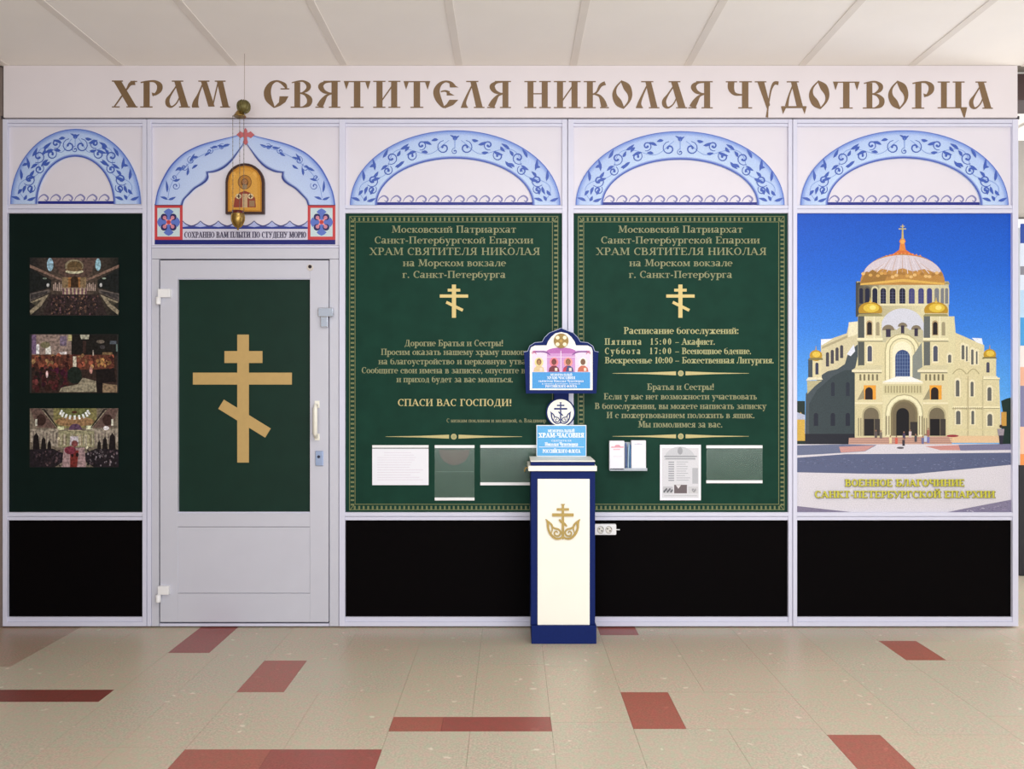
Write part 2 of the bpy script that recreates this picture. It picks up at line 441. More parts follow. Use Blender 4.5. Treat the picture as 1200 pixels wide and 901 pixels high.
F_beige = [floor_mat('beige_tile', (192, 182, 163), (209, 197, 180), (170, 160, 141), (228, 220, 206)),
           floor_mat('beige_tile_warm', (193, 181, 163), (210, 196, 180), (172, 159, 141), (228, 219, 206)),
           floor_mat('beige_tile_cool', (190, 182, 164), (207, 197, 181), (168, 160, 143), (228, 221, 208))]
F_red = [floor_mat('red_tile', (162, 97, 84), (176, 110, 96), (146, 84, 72), (180, 118, 104)),
         floor_mat('red_tile_dark', (150, 84, 76), (163, 94, 86), (134, 72, 66), (165, 100, 92)),
         floor_mat('red_tile_brown', (122, 62, 54), (134, 72, 62), (108, 52, 46), (140, 80, 70))]
F_mauve = floor_mat('mauve_tile', (170, 148, 130), (186, 162, 144), (150, 130, 114), (190, 170, 152))

# ------------------------------------------------------------------ floor
mb = MB(); mb.box(-4.2, 8.5, -2.5, 9.0, -.12, -.004)
floor = obj('floor', mb, mat('floor_screed', (146, 134, 114), .8), kind='structure')


def tile(x0, x1, d0, d1, m):
    mb = MB(); g = .0002
    a, b, c, d = x0 + g, x1 - g, d0 + g, d1 - g; e = .0003
    i = 0
    mb.v = [(a, c, -.004), (b, c, -.004), (b, d, -.004), (a, d, -.004), (a + e, c + e, 0), (b - e, c + e, 0), (b - e, d - e, 0), (a + e, d - e, 0)]
    for f in ((4, 5, 6, 7), (0, 1, 5, 4), (1, 2, 6, 5), (2, 3, 7, 6), (3, 0, 4, 7)):
        mb.f.append(f); mb.c.append(None); mb.smooth.append(False)
    obj('floor_tile', mb, m, floor)


reds = [(-1.71, -1.505, 3.954, 4.385, 1), (-1.195, -.99, 3.45, 3.845, 0), (-2.37, -1.9, 3.345, 3.478, 2), (-1.9, -1.738, 3.345, 3.478, 2),
        (-1.195, -.879, 2.52, 2.909, 0), (-.879, -.475, 2.52, 2.909, 1), (-.475, -.274, 3.06, 3.193, 0), (-.274, .154, 3.06, 3.193, 1),
        (.47, .675, 3.082, 3.45, 0), (1.198, 1.40, 2.66, 3.03, 0), (1.907, 2.10, 3.85, 4.14, 0), (.47, .675, 4.236, 4.385, 1)]
cols = [-3.19, -2.79, -2.37, -1.71, -1.195, -.475, .154, .47, 1.198, 1.907, 2.61, 3.3, 4.0, 4.7]
YF, YN = 5.6, 1.9
for i in range(len(cols) - 1):
    x0, x1 = cols[i], cols[i + 1]
    rs = [r for r in reds if r[0] >= x0 - .03 and r[1] <= x1 + .03]
    cuts = sorted({YN, YF, 4.385} | {r[2] for r in rs} | {r[3] for r in rs})
    fine = []
    for a, b in zip(cuts, cuts[1:]):
        n = max(1, round((b - a) / .58))
        for k in range(n): fine.append((a + (b - a) * k / n, a + (b - a) * (k + 1) / n))
    for a, b in fine:
        row = sorted([r for r in rs if r[2] <= a + .001 and r[3] >= b - .001])
        cur = x0
        for r in row:
            if r[0] - cur > .03: tile(cur, r[0], a, b, R.choice(F_beige))
            tile(max(cur, r[0]) if r[0] - cur <= .03 else r[0], min(r[1], x1), a, b, F_red[r[4]]); cur = r[1]
        if x1 - cur > .02:
            if x1 - cur > .5 and not row:
                m_ = (cur + x1) / 2; ma = F_mauve if (x1 <= -2.3 and a > 3.6) else None
                tile(cur, m_, a, b, ma or R.choice(F_beige)); tile(m_, x1, a, b, ma or R.choice(F_beige))
            else: tile(cur, x1, a, b, F_mauve if (x1 <= -2.3 and a > 3.6) else R.choice(F_beige))
# rest of the floor towards and behind the viewer
k = 0
for iy in range(7):
    for ix in range(12):
        tile(-4.2 + ix * .74, -4.2 + (ix + 1) * .74, 1.9 - (iy + 1) * .62, 1.9 - iy * .62, R.choice(F_beige)); k += 1

# ------------------------------------------------------------------ ceiling
ZC = Z(77.5, 4.365)
mb = MB(); mb.box(-4.2, 8.5, -2.5, 9.0, ZC + .02, ZC + .2)
ceiling = obj('ceiling', mb, mat('ceiling_slab', (150, 142, 134), .8), kind='structure')
cx = [-2.77 - .62, -2.77, -2.145, -1.52, -.92, -.29, .335, .96, 1.585, 2.185, 2.81, 3.43, 4.05]
for a, b in zip(cx, cx[1:]):
    for (y0, y1) in ((3.16, 4.36), (1.96, 3.157), (.76, 1.957), (-.44, .757), (4.5, 5.7)):
        mb = MB(); mb.box(a + .018, b - .018, y0, y1, ZC, ZC + .022, .002); obj('ceiling_panel', mb, M_ceil, ceiling)
for a in cx[1:-1]:
    mb = MB(); mb.box(a - .02, a + .02, -.44, 4.365, ZC - .003, ZC + .03, .001); obj('ceiling_strip', mb, M_strip, ceiling)

# ------------------------------------------------------------------ partition wall with its frame
mb = MB(); mb.box(X(3), X(1193), 4.40, 4.44, 0, ZC)
wall = obj('wall_front', mb, M_fascia, kind='structure')
FD = 4.362
frame = thing('trim_3', (0, WALL, 0), None, None, kind='structure')
T0, T1 = 139.5, 733.8


def post(x0, x1, y0=T0, y1=T1, d=FD, m=M_frame, name='frame_post'):
    mb = MB(); mb.box(X(x0, d), X(x1, d), d, 4.405, max(0.0, Z(y1, d)), Z(y0, d), .0015); return obj(name, mb, m, frame)


for a, b in ((3, 8.3), (166.8, 171.6), (172.3, 177), (397.4, 404.3), (658.8, 664.8), (665.6, 672.2), (924, 928.6), (929.4, 934.2), (1186.8, 1193.5)):
    post(a, b)
bays = [(8.3, 166.8), (404.3, 658.8), (672.2, 924), (934.2, 1186.8)]


def rail(x0, x1, y0, y1, d=FD + .003):
    mb = MB(); mb.box(X(x0, d), X(x1, d), d, 4.402, max(0, Z(y1, d)), Z(y0, d), .0012); obj('frame_rail', mb, M_frame, frame)


for a, b in bays:
    rail(a, b, 139.5, 144); rail(a, b, 144.6, 148.3, FD + .008)
    rail(a, b, 240.6, 244.6, FD + .006); rail(a, b, 245, 249.6)
    rail(a, b, 600.4, 605, FD + .002); rail(a, b, 605.4, 609.6, FD + .006)
    rail(a, b, 723, 728.3, FD + .006); rail(a, b, 728.8, 733.8, FD)
    mb = MB(); mb.pbox(a - 1, b + 1, 609, 724, WALL, 4.399); obj('black_panel', mb, M_black, frame)
rail(177, 397.4, 139.5, 144); rail(177, 397.4, 144.6, 148.3, FD + .008)
# strip coloured dark for the shade in the gap above the frame
mb = MB(); mb.box(X(3), X(1193), 4.368, 4.40, Z(139.6, 4.37), Z(136, 4.37)); obj('painted_shade_strip', mb, M_shadow, frame)

# side posts and the passage to the right
mb = MB(); mb.box(-3.02, X(2.8, 4.37), 4.372, 4.5, 0, ZC, .004)
obj('trim_1', mb, M_post, kind='structure')
mb = MB(); mb.box(-4.2, -4.1, -2.5, 4.5, 0, ZC); obj('added_wall_left', mb, mat('added_wall_paint', (150, 135, 120), .7), kind='structure')  # left wall is unseen, added to block light and dim that side
mb = MB(); mb.box(2.0, 8.5, 8.4, 8.5, 0, ZC); obj('wall_back', mb, mat('back_wall_paint', (248, 248, 246), .7), kind='structure')
mb = MB(); mb.box(X(1190, 4.47), 8.4, 4.47, 4.7, 2.93, ZC, .004); obj('trim_2', mb, M_brown, kind='structure')

# cabinet glimpsed past the right end
cd = 5.54
cab = thing('display_cabinet', (3.9, cd + .2, 0), 'blue, white and orange cabinet on a black base beyond the end of the partition', 'cabinet')
mb = MB(); mb.box(3.53, 4.3, cd, cd + .5, 0, .77, .01); obj('base', mb, mat('cabinet_black', (25, 22, 30), .5), cab)
mb = MB(); mb.box(3.53, 4.3, cd, cd + .5, .77, 2.43, .01); obj('body', mb, mat('cabinet_body', (232, 240, 250), .4), cab)
pr = Print(cd); z = lambda a: 450.5 + (H - a) * F / cd
for y0, y1, c in ((262, 285, (50, 80, 165)), (285, 340, (225, 235, 250)), (312, 322, (140, 140, 150)), (340, 372, (190, 220, 245)), (372, 405, (70, 160, 225)), (405, 430, (245, 235, 230)),
                  (430, 452, (235, 180, 150)), (452, 500, (130, 130, 165)), (500, 532, (245, 200, 170)), (532, 545, (240, 150, 80))):
    pr.rect(X(0, 1) * 0 + 1195.5, y0, 1290, y1, c); pr.up()
obj('printed_front', pr, INK, cab)

# ------------------------------------------------------------------ heading board and its letters
HD = 4.352
head = thing('heading_board', ((X(4, HD) + X(1193, HD)) / 2, HD, Z(137.5, HD)), 'long white board above the partition with large brown heading letters', 'sign')
mb = MB(); mb.box(X(4, HD), X(1192.5, HD), HD, 4.399, Z(137.6, HD), ZC - .001, .0015); obj('board', mb, M_fascia, head)
HG = {
 'Х': (.98, 'P .07 .97 .36 .97 .93 .03 .62 .03;S .1 .03 .05 .35 .38 .06 .58 .7 .07 .7 .88 .13 .88 .92 .17;B 0 .42 .985;B .55 .98 .015;B 0 .3 .015;B .7 .96 .97'),
 'Р': (.86, 'P .13 .97 .37 .97 .37 .03 .13 .03;B 0 .48 .015;S .02 .93 .05 .25 .97 .06 .55 .975 .09 .74 .84 .2 .74 .66 .2 .6 .5 .1 .46 .47 .05;P .44 .56 .58 .52 .5 .4'),
 'А': (.93, 'P .34 .97 .58 .97 .87 .03 .6 .03;B .25 .68 .985;B .52 .93 .015;S .45 .85 .05 .22 .5 .07 .09 .28 .15 .11 .1 .16 .24 .02 .07 .42 .15 .05 .55 .4 .05'),
 'М': (1.44, 'S .12 .02 .26 .14 .2 .2 .25 .5 .08 .42 .92 .05;P .34 .97 .56 .97 .86 .03 .62 .03;S .78 .05 .05 .98 .92 .05;P .94 .97 1.17 .97 1.39 .03 1.15 .03;B .24 .66 .985;B .86 1.27 .985;B 1.06 1.44 .015;B 0 .27 .015'),
 'С': (.92, 'S .84 .7 .06 .78 .84 .14 .62 .95 .09 .45 .99 .07 .25 .88 .16 .13 .62 .26 .16 .35 .26 .3 .12 .14 .38 .0 .05;P .58 .42 .92 .42 .8 .2 .6 .06 .38 -.02 .38 .02 .56 .2;B .62 .95 .7'),
 'В': (.8, 'P .14 .95 .36 .95 .36 .03 .14 .03;S .04 .93 .04 .3 .985 .06 .5 .98 .08 .67 .84 .17 .64 .68 .14 .45 .56 .05 .3 .54 .05;S .36 .54 .05 .55 .49 .1 .71 .32 .2 .67 .12 .17 .45 .02 .05 .3 .02 .04;B 0 .5 .015'),
 'Я': (.93, 'P .6 .97 .83 .97 .83 .03 .6 .03;B .3 .93 .985;B .5 .93 .015;S .62 .97 .05 .35 .94 .09 .2 .8 .2 .3 .62 .15 .5 .54 .07 .64 .54 .05;S .6 .52 .05 .42 .45 .09 .27 .25 .2 .15 .03 .24;B 0 .32 .015'),
 'Т': (1.0, 'P .38 .97 .62 .97 .62 .03 .38 .03;B .02 .98 .975;P 0 1 .2 .97 .1 .67;P .8 .97 1 1 .9 .67;B .26 .74 .015'),
 'И': (1.02, 'P .12 .97 .35 .97 .35 .03 .12 .03;P .67 .97 .9 .97 .9 .03 .67 .03;B 0 .46 .985;B .57 1.02 .985;B 0 .46 .015;B .57 1.02 .015;S .33 .28 .05 .7 .8 .05'),
 'Н': (1.02, 'P .12 .97 .35 .97 .35 .03 .12 .03;P .67 .97 .9 .97 .9 .03 .67 .03;B 0 .46 .985;B .57 1.02 .985;B 0 .46 .015;B .57 1.02 .015;B .3 .7 .53'),
 'Е': (.97, 'S .84 .78 .05 .68 .92 .1 .46 .985 .07 .24 .87 .15 .12 .62 .24 .18 .35 .24 .32 .1 .14 .4 .0 .05;P .6 .95 .95 .76 .62 .76;S .28 .6 .05 .45 .63 .07 .6 .56 .11;P .5 .62 .8 .46 .5 .46;P .94 .3 .6 .3 .5 .14 .34 .02 .44 -.02 .74 .1'),
 'Л': (.89, 'P .36 .97 .58 .97 .82 .03 .57 .03;B .2 .66 .985;B .49 .89 .015;S .44 .88 .05 .26 .5 .08 .14 .2 .13 .13 .03 .24;B 0 .27 .02'),
 'К': (.96, 'P .12 .97 .35 .97 .35 .03 .12 .03;B 0 .46 .985;B 0 .46 .015;S .33 .5 .05 .5 .6 .07 .64 .84 .12 .82 .93 .15;S .38 .53 .06 .6 .45 .1 .72 .25 .2 .79 .03 .24;B .62 .96 .015'),
 'О': (.79, 'S .36 1.0 .07 .55 .8 .27 .68 .52 .18 .64 .25 .09 .42 -.02 .05;S .44 .0 .07 .25 .2 .27 .1 .48 .18 .15 .76 .08 .38 1.03 .04'),
 'Ч': (.98, 'P .6 .97 .84 .97 .84 .03 .6 .03;B .5 .97 .985;B .46 .98 .015;S .2 .97 .24 .2 .72 .23 .34 .53 .12 .62 .5 .05;B 0 .42 .985'),
 'У': (.94, 'P .1 .97 .36 .97 .58 .12 .46 -.02;B 0 .44 .985;S .9 .93 .14 .74 .93 .12 .62 .7 .07 .54 .3 .06 .49 -.05 .06 .46 -.34 .1'),
 'Д': (.97, 'P .38 .97 .6 .97 .84 .06 .6 .06;B .22 .68 .985;S .46 .88 .05 .3 .45 .07 .22 .08 .13;B .02 .96 .06;B .02 .96 .03;P 0 .07 .22 .07 .08 -.22;P .78 .07 .98 .07 .9 -.22'),
 'Ц': (1.12, 'P .13 .97 .35 .97 .35 .03 .13 .03;P .67 .97 .9 .97 .9 .03 .67 .03;B 0 .46 .985;B .57 1.02 .985;B 0 1.1 .03;P .84 .05 1.12 .05 1.03 -.33 .98 -.33'),
}
places = [('Х', 131.2, 161.5), ('Р', 164.3, 190.5), ('А', 193.7, 222.7), ('М', 225, 269.8), ('С', 309.5, 338.2), ('В', 340.7, 365.5), ('Я', 369.7, 398.9),
          ('Т', 402.8, 434.3), ('И', 437.4, 469.3), ('Т', 472.8, 504.3), ('Е', 507.8, 538.2), ('Л', 540, 567.8), ('Я', 570.8, 598.8),
          ('Н', 614.5, 645.5), ('И', 649, 680.5), ('К', 684, 713.6), ('О', 717.1, 741.6), ('Л', 745.1, 772.7), ('А', 775.5, 805.3), ('Я', 806.5, 835.2),
          ('Ч', 850.5, 881.4), ('У', 884.4, 913.5), ('Д', 915, 945), ('О', 947.4, 972.6), ('Т', 975.9, 1007.4), ('В', 1011, 1035.9), ('О', 1040.4, 1065),
          ('Р', 1068.6, 1094.4), ('Ц', 1098.6, 1133.4), ('А', 1135.5, 1163.4)]
for ch, x0, x1 in places:
    wd, cm = HG[ch]; pr = Print(HD, step=.0012); tf = (x0 - 131) / 1032.0
    base = 125.8 + 1.6 * tf; top = 94.6 + 1.2 * tf; hh = base - top; kx = (x1 - x0) / wd
    M = lambda x, y: (x0 + x * kx, base - y * hh)
    for c in cm.split(';'):
        q = c.split(); a = [float(v) for v in q[1:]]
        if q[0] == 'P': pr.poly([M(a[i], a[i + 1]) for i in range(0, len(a), 2)], (0, 0, 0))
        elif q[0] == 'B': A = M(a[0], a[2]); B = M(a[1], a[2]); pr.rect(A[0], A[1] - .7, B[0], A[1] + .7, (0, 0, 0))
        else: pr.stroke([(*M(a[i], a[i + 1]), a[i + 2] * hh) for i in range(0, len(a), 3)], 1, (0, 0, 0), smooth=6)
    obj('letter', pr, M_gold, head)


# ------------------------------------------------------------------ arch panels
def spiral(pr, cx, cy, r, a0, turn, w, col, sg=1):
    pts = []
    for i in range(15):
        t = i / 14; a = (a0 + sg * turn * t) * D2R; rr = r * (1 - .8 * t)
        pts.append((cx + rr * math.cos(a), cy - rr * math.sin(a), w * (.5 + .9 * t)))
    pr.stroke(pts, w, col); e = pts[-1]; pr.ell(e[0], e[1], w * .9, w * .9, col, n=8)


def leaf(pr, x, y, a, L, w, col):
    c, s = math.cos(a * D2R), -math.sin(a * D2R)
    pts = []
    for t, q in ((0, 0), (.25, .8), (.5, 1), (.8, .5), (1, 0), (.8, -.25), (.5, -.45), (.25, -.4)):
        pts.append((x + c * L * t - s * w * q / 2, y + s * L * t + c * w * q / 2))
    pr.poly(pts, col)


INKB = (62, 92, 180); INKL = (120, 150, 215)


def arc_pts(cx, cy, rx, ry, n=40):
    return [(cx + rx * math.cos(math.pi * (1 - i / n)), cy - ry * math.sin(math.pi * (1 - i / n))) for i in range(n + 1)]


def arch_panel(x0, x1, ax0, ax1, top, ix0, ix1, itop, base, waves, label):
    t = thing('arch_panel', ((X(x0) + X(x1)) / 2, WALL, Z(241)), label, 'panel')
    mb = MB(); mb.pbox(x0 - 1, x1 + 1, 147.5, 241.5, WALL, 4.399); obj('backing', mb, M_panel, t)
    cx = (ax0 + ax1) / 2; rx = (ax1 - ax0) / 2; ry = base - top; icx = (ix0 + ix1) / 2; irx = (ix1 - ix0) / 2; iry = base - itop
    AD = WALL - .008
    out = arc_pts(cx, base, rx, ry); inn = arc_pts(icx, base, irx, iry)
    mb = MB()
    for i in range(40):
        q = [out[i], out[i + 1], inn[i + 1], inn[i]]; mb.face([P(*p, AD) for p in q][::-1])
        mb.face([P(*out[i], AD), P(*out[i + 1], AD), (X(out[i + 1][0], AD), WALL, Z(out[i + 1][1], AD)), (X(out[i][0], AD), WALL, Z(out[i][1], AD))])
        mb.face([P(*inn[i], AD), P(*inn[i + 1], AD), (X(inn[i + 1][0], AD), WALL, Z(inn[i + 1][1], AD)), (X(inn[i][0], AD), WALL, Z(inn[i][1], AD))][::-1])
    obj('arch_band', mb, mat('arch_band_blue', (186, 205, 240), .45), t)
    pr = Print(AD)
    mid = lambda u, v: (icx + (cx - icx) * v + (irx + (rx - irx) * v) * math.cos(math.pi * (1 - u)), base - (iry + (ry - iry) * v) * math.sin(math.pi * (1 - u)))
    N = 40
    L = lambda v: [mid(i / N, v) for i in range(N + 1)]
    pr.band(L(1), L(.97), (70, 98, 190), (80, 110, 195)); pr.band(L(.97), L(.82), (112, 142, 215), (176, 198, 238)); pr.band(L(.82), L(.1), (176, 198, 238), (190, 212, 242))
    pr.band(L(.1), L(.035), (170, 192, 235), (75, 100, 190)); pr.band(L(.035), L(0), (60, 85, 175), (60, 85, 175))
    pr.up()
    k = (rx - irx) / 32.0; band = (ry - iry)
    # vine and curls along the band, mirrored about the middle
    for sd in (0, 1):
        m = lambda u, v: mid(u if not sd else 1 - u, v)
        sg = 1 if not sd else -1
        vine = [(*m(.03 + .45 * i / 26, .5 + .25 * math.sin(i / 26 * 4.2 * math.pi)), .7) for i in range(27)]
        pr.stroke(vine, .7, INKL, smooth=3)
        for (u, v, r, a0, o) in ((.46, .4, 7.5, 90, 1), (.385, .62, 5.5, 250, 1), (.335, .36, 6, 60, -1), (.265, .6, 7, 240, 1), (.215, .3, 5.5, 60, -1), (.135, .45, 7, 220, 1), (.09, .3, 5, 40, -1)):
            q = m(u, v); spiral(pr, q[0], q[1], r * 1.12, a0 if not sd else 180 - a0, 430, 1.6, INKB, sg * o)
        for (u, v, a, ln) in ((.42, .55, 160, 11), (.36, .45, 200, 12), (.31, .72, 35, 12), (.3, .28, 225, 12), (.24, .78, 60, 12), (.235, .45, 215, 10), (.18, .62, 100, 14), (.165, .28, 200, 12), (.115, .72, 95, 13), (.1, .5, 250, 10),
                              (.02, .62, 160, 11), (.02, .38, 20, 11), (.02, .5, 60, 7),
                              (.445, .7, 190, 8), (.4, .3, 175, 8), (.345, .7, 230, 8), (.285, .55, 60, 8), (.25, .25, 30, 9), (.2, .75, 200, 7), (.15, .5, 50, 9), (.075, .6, 230, 8), (.06, .3, 70, 7)):
            q = m(u, v); leaf(pr, q[0], q[1], a if not sd else 180 - a, ln * (.8 + .25 * min(1, k)), 5, INKB)
    q = mid(.5, .72); pr.ell(q[0], q[1], 2.6, 2.8, INKB); leaf(pr, q[0], q[1], 150, 7, 3, INKB); leaf(pr, q[0], q[1], 30, 6, 3, INKB)
    q = mid(.5, .25); spiral(pr, q[0], q[1], 4, 90, 400, 1, INKB); pr.stroke([mid(.5, .7), mid(.5, .35)], .8, INKL)
    obj('ornament', pr, INK, t)
    pr = Print(WALL)
    pr.rect(ix0, base - 3.4, ix1, base, (28, 38, 130)); pr.up()
    n = waves; step = (ix1 - ix0 - 4) / n
    for i in range(n):
        x = ix0 + 4 + step * (i + .3); y = base - 7
        r = min(5.2, step * .42)
        inward = math.sqrt(max(0, 1 - ((x - icx) / irx) ** 2)) * iry
        if inward < 8: continue
        pts = [(x - step * .5, base - 4, .8), (x - r, y - r * .2, 1.2), (x, y - r * .75, 1.8), (x + r * .85, y - r * .1, 2.2), (x + r * .6, y + r * .55, 1.6), (x + .3, y + r * .3, .8)]
        pr.stroke(pts, 1, (128, 128, 178), smooth=4)
    obj('wave_strip', pr, INK, t)
    return t


arch_panel(8.3, 166.8, 12, 165, 151, 43.5, 133, 183.5, 239, 6, 'narrow white panel with a steep blue painted arch above the three photographs')
arch_panel(404.3, 658.8, 410, 656.8, 152.6, 441.6, 624, 185.8, 240.3, 12, 'wide white panel with a blue arch above the donation notice board')
arch_panel(672.2, 924, 674.5, 919.5, 153.6, 706.5, 887.5, 187, 240.3, 12, 'wide white panel with a blue arch above the service timetable board')
arch_panel(934.2, 1186.8, 938, 1182, 152.6, 970, 1149, 185.5, 240.3, 12, 'wide white panel with a blue arch above the cathedral poster')

# keel arch panel over the door
t = thing('keel_arch_panel', (X(287.5), WALL, Z(287)), 'white panel over the door with a pointed blue arch and red flower squares', 'panel')
mb = MB(); mb.pbox(177, 397.4, 147.5, 287.5, WALL, 4.399); obj('backing', mb, M_panel, t)
cxk = 287.7
ho = smooth_pts([(181.5, 240), (184.5, 224), (192, 206.6), (201, 192.5), (214.4, 180), (228, 172.5), (241, 167.7), (259, 163), (276.6, 158.8), (287.7, 155)], 4)
hi = smooth_pts([(214, 240), (216, 234), (221, 228.8), (229, 221), (236.6, 216.6), (242.5, 212), (244.6, 207), (243.2, 202.4)], 3)[:-1] + smooth_pts([(243.2, 202.4), (250, 202), (256.6, 200), (264, 196), (270.5, 190), (276, 183), (281, 175.5), (284.6, 170), (287, 163)], 3)


def resample(p, n):
    ds = [0]
    for a, b in zip(p, p[1:]): ds.append(ds[-1] + math.dist(a[:2], b[:2]))
    out = []
    for i in range(n + 1):
        s = ds[-1] * i / n; j = max(k for k in range(len(ds)) if ds[k] <= s + 1e-9); j = min(j, len(p) - 2)
        f = (s - ds[j]) / max(1e-9, ds[j + 1] - ds[j]); out.append((p[j][0] + (p[j + 1][0] - p[j][0]) * f, p[j][1] + (p[j + 1][1] - p[j][1]) * f))
    return out


ho = resample(ho, 44); hi = resample(hi, 44)
AD = WALL - .008
for sd in (0, 1):
    mx = (lambda p: p) if not sd else (lambda p: (2 * cxk - p[0] - 1, p[1]))
    o_ = [mx(p) for p in ho]; i_ = [mx(p) for p in hi]
    mb = MB()
    for i in range(44):
        mb.face([P(*p, AD) for p in (o_[i], o_[i + 1], i_[i + 1], i_[i])])
        for q in (o_, i_): mb.face([P(*q[i], AD), P(*q[i + 1], AD), (X(q[i + 1][0], AD), WALL, Z(q[i + 1][1], AD)), (X(q[i][0], AD), WALL, Z(q[i][1], AD))])
    obj('arch_band', mb, mat('arch_band_blue', (186, 205, 240), .45), t)
    pr = Print(AD)
    L = lambda v: [(i_[j][0] + (o_[j][0] - i_[j][0]) * v, i_[j][1] + (o_[j][1] - i_[j][1]) * v) for j in range(45)]
    pr.band(L(1), L(.96), (64, 92, 185), (75, 102, 190)); pr.band(L(.96), L(.84), (125, 152, 220), (180, 200, 240)); pr.band(L(.84), L(.1), (180, 200, 240), (190, 208, 242))
    pr.band(L(.1), L(.045), (180, 200, 238), (70, 92, 170)); pr.band(L(.045), L(0), (52, 66, 140), (52, 66, 140)); pr.up()
    f = 1 if not sd else -1
    for (x, y, a, ln) in ((270, 169, 200, 12), (256, 172, 190, 10), (247, 178, 215, 9), (233, 184, 190, 10), (222, 190, 60, 12), (232, 193, 215, 9), (209, 200, 30, 12), (219, 206, 80, 10), (203, 212, 15, 9), (196, 226, 95, 15), (197, 234, 160, 10), (197, 234, 20, 10), (213, 196, 210, 9), (262, 173, 160, 8)):
        p = mx((x, y)); leaf(pr, p[0], p[1], a if not sd else 180 - a, ln, 4.2, INKB)
    for (x, y, r, a0, o) in ((260, 172, 4, 60, 1), (246, 177, 4.5, 90, -1), (224, 188, 5, 90, 1), (216, 196, 5, 60, -1), (206, 218, 5, 40, -1), (204, 208, 4, 200, 1)):
        p = mx((x, y)); spiral(pr, p[0], p[1], r, a0 if not sd else 180 - a0, 400, 1.0, INKB, f * o)
    pr.stroke([(*mx(p), .7) for p in ((268, 171), (248, 177), (228, 187), (210, 202), (200, 218), (197, 232))], .7, INKL, smooth=4)
    obj('ornament', pr, INK, t)
    # flower square
    q0, q1 = (181.2, 214) if not sd else (360.6, 393); c0 = (q0 + q1) / 2; cy = 260.3
    pr = Print(WALL - .001)
    pr.rect(q0, 239.6, q1, 281, (196, 62, 66)); pr.up(); pr.rect(q0 + 3.2, 243.6, q1 - 3.2, 277.2, (196, 215, 220)); pr.up()
    pr.rect(q0, 239, q1, 240.6, (40, 40, 95))
    for a in (0, 90, 180, 270):
        L_ = 16 if a in (90, 270) else 13.5; c, s = math.cos(a * D2R), -math.sin(a * D2R)
        pts = [(0, -3), (.45, -6), (.6, -4), (.75, -7), (.9, -4), (1, 0), (.9, 4), (.75, 7), (.6, 4), (.45, 6), (0, 3)]
        pr.poly([(c0 + c * L_ * u - s * v * .85, cy + s * L_ * u + c * v * .85) for u, v in pts], (92, 116, 196))
    pr.up()
    for a in (45, 135, 225, 315):
        c, s = math.cos(a * D2R), -math.sin(a * D2R); pr.ell(c0 + c * 7.6, cy + s * 8.6, 4, 4, (38, 34, 92), n=10)
    pr.up()
    for a in (45, 135, 225, 315):
        c, s = math.cos(a * D2R), -math.sin(a * D2R); pr.ell(c0 + c * 6.6, cy + s * 7.4, 2.3, 2.3, (200, 130, 150), n=10)
        pr.poly([(c0 - s * 2, cy + c * 2), (c0 + c * 7, cy + s * 7), (c0 + s * 2, cy - c * 2)], (232, 150, 150))
    pr.up(); pr.ell(c0, cy, 2.4, 2.4, (190, 60, 60), n=10)
    obj('flower_square', pr, INK, t, label='red framed square with a blue cross shaped flower')
pr = Print(WALL - .001)
pr.rect(181.2, 281, 393, 286.4, (18, 28, 112)); pr.rect(214, 269.5, 360.6, 281, (206, 204, 222)); pr.rect(214, 264.6, 360.6, 268.2, (64, 84, 168), (30, 42, 130)); pr.up()
for i in range(7):
    xa = 214 + 146.6 * i / 7; xb = 214 + 146.6 * (i + 1) / 7; xm = (xa + xb) / 2
    pr.poly([(xa, 259.5), (xa + 4, 263), (xm - 3, 265), (xa, 266)], (176, 186, 228)); pr.poly([(xb, 259.5), (xb - 4, 263), (xm + 3, 265), (xb, 266)], (176, 186, 228))
    pr.stroke([(xa, 258.8, .8), (xa + 4, 262.4, 1.2), (xm, 265, 2), (xb - 4, 262.4, 1.2), (xb, 258.8, .8)], 1, (70, 72, 130), smooth=4)
pr.up(); text(pr, 'СОХРАННО ВАМ ПЛЫТИ ПО СТУДЕНУ МОРЮ', 216, 359, 278.6, 7, (72, 66, 92), T=.2, t=.1)
obj('inscription_strip', pr, INK, t)
mb = MB(); cr = [(0, -9), (2, -6), (1.6, -3.4), (4, -3.6), (6, -5), (10.5, -1), (6, 3), (4, 1.6), (1.6, 1.4), (2, 5), (3, 8), (0, 11)]
pts = [(287.6 + x, 158.8 + y) for x, y in cr] + [(287.6 - x, 158.8 + y) for x, y in cr[-2:0:-1]]
mb.prism(pts, AD - .004, AD); obj('cross', mb, mat('red_cross', (192, 100, 106), .5), t)

# ------------------------------------------------------------------ icon of the saint
ic = thing('icon', (X(287), WALL, Z(250.5)), 'round-topped gilded saint icon in dark frame, above the door', 'icon')
IDp = WALL - .022


def archout(x0, x1, y0, y1, n=16):
    r = (x1 - x0) / 2; c = (x0 + x1) / 2
    return [(x1, y1)] + [(c + r * math.cos(math.pi * i / n), y0 + r - r * math.sin(math.pi * i / n)) for i in range(n + 1)] + [(x0, y1)]


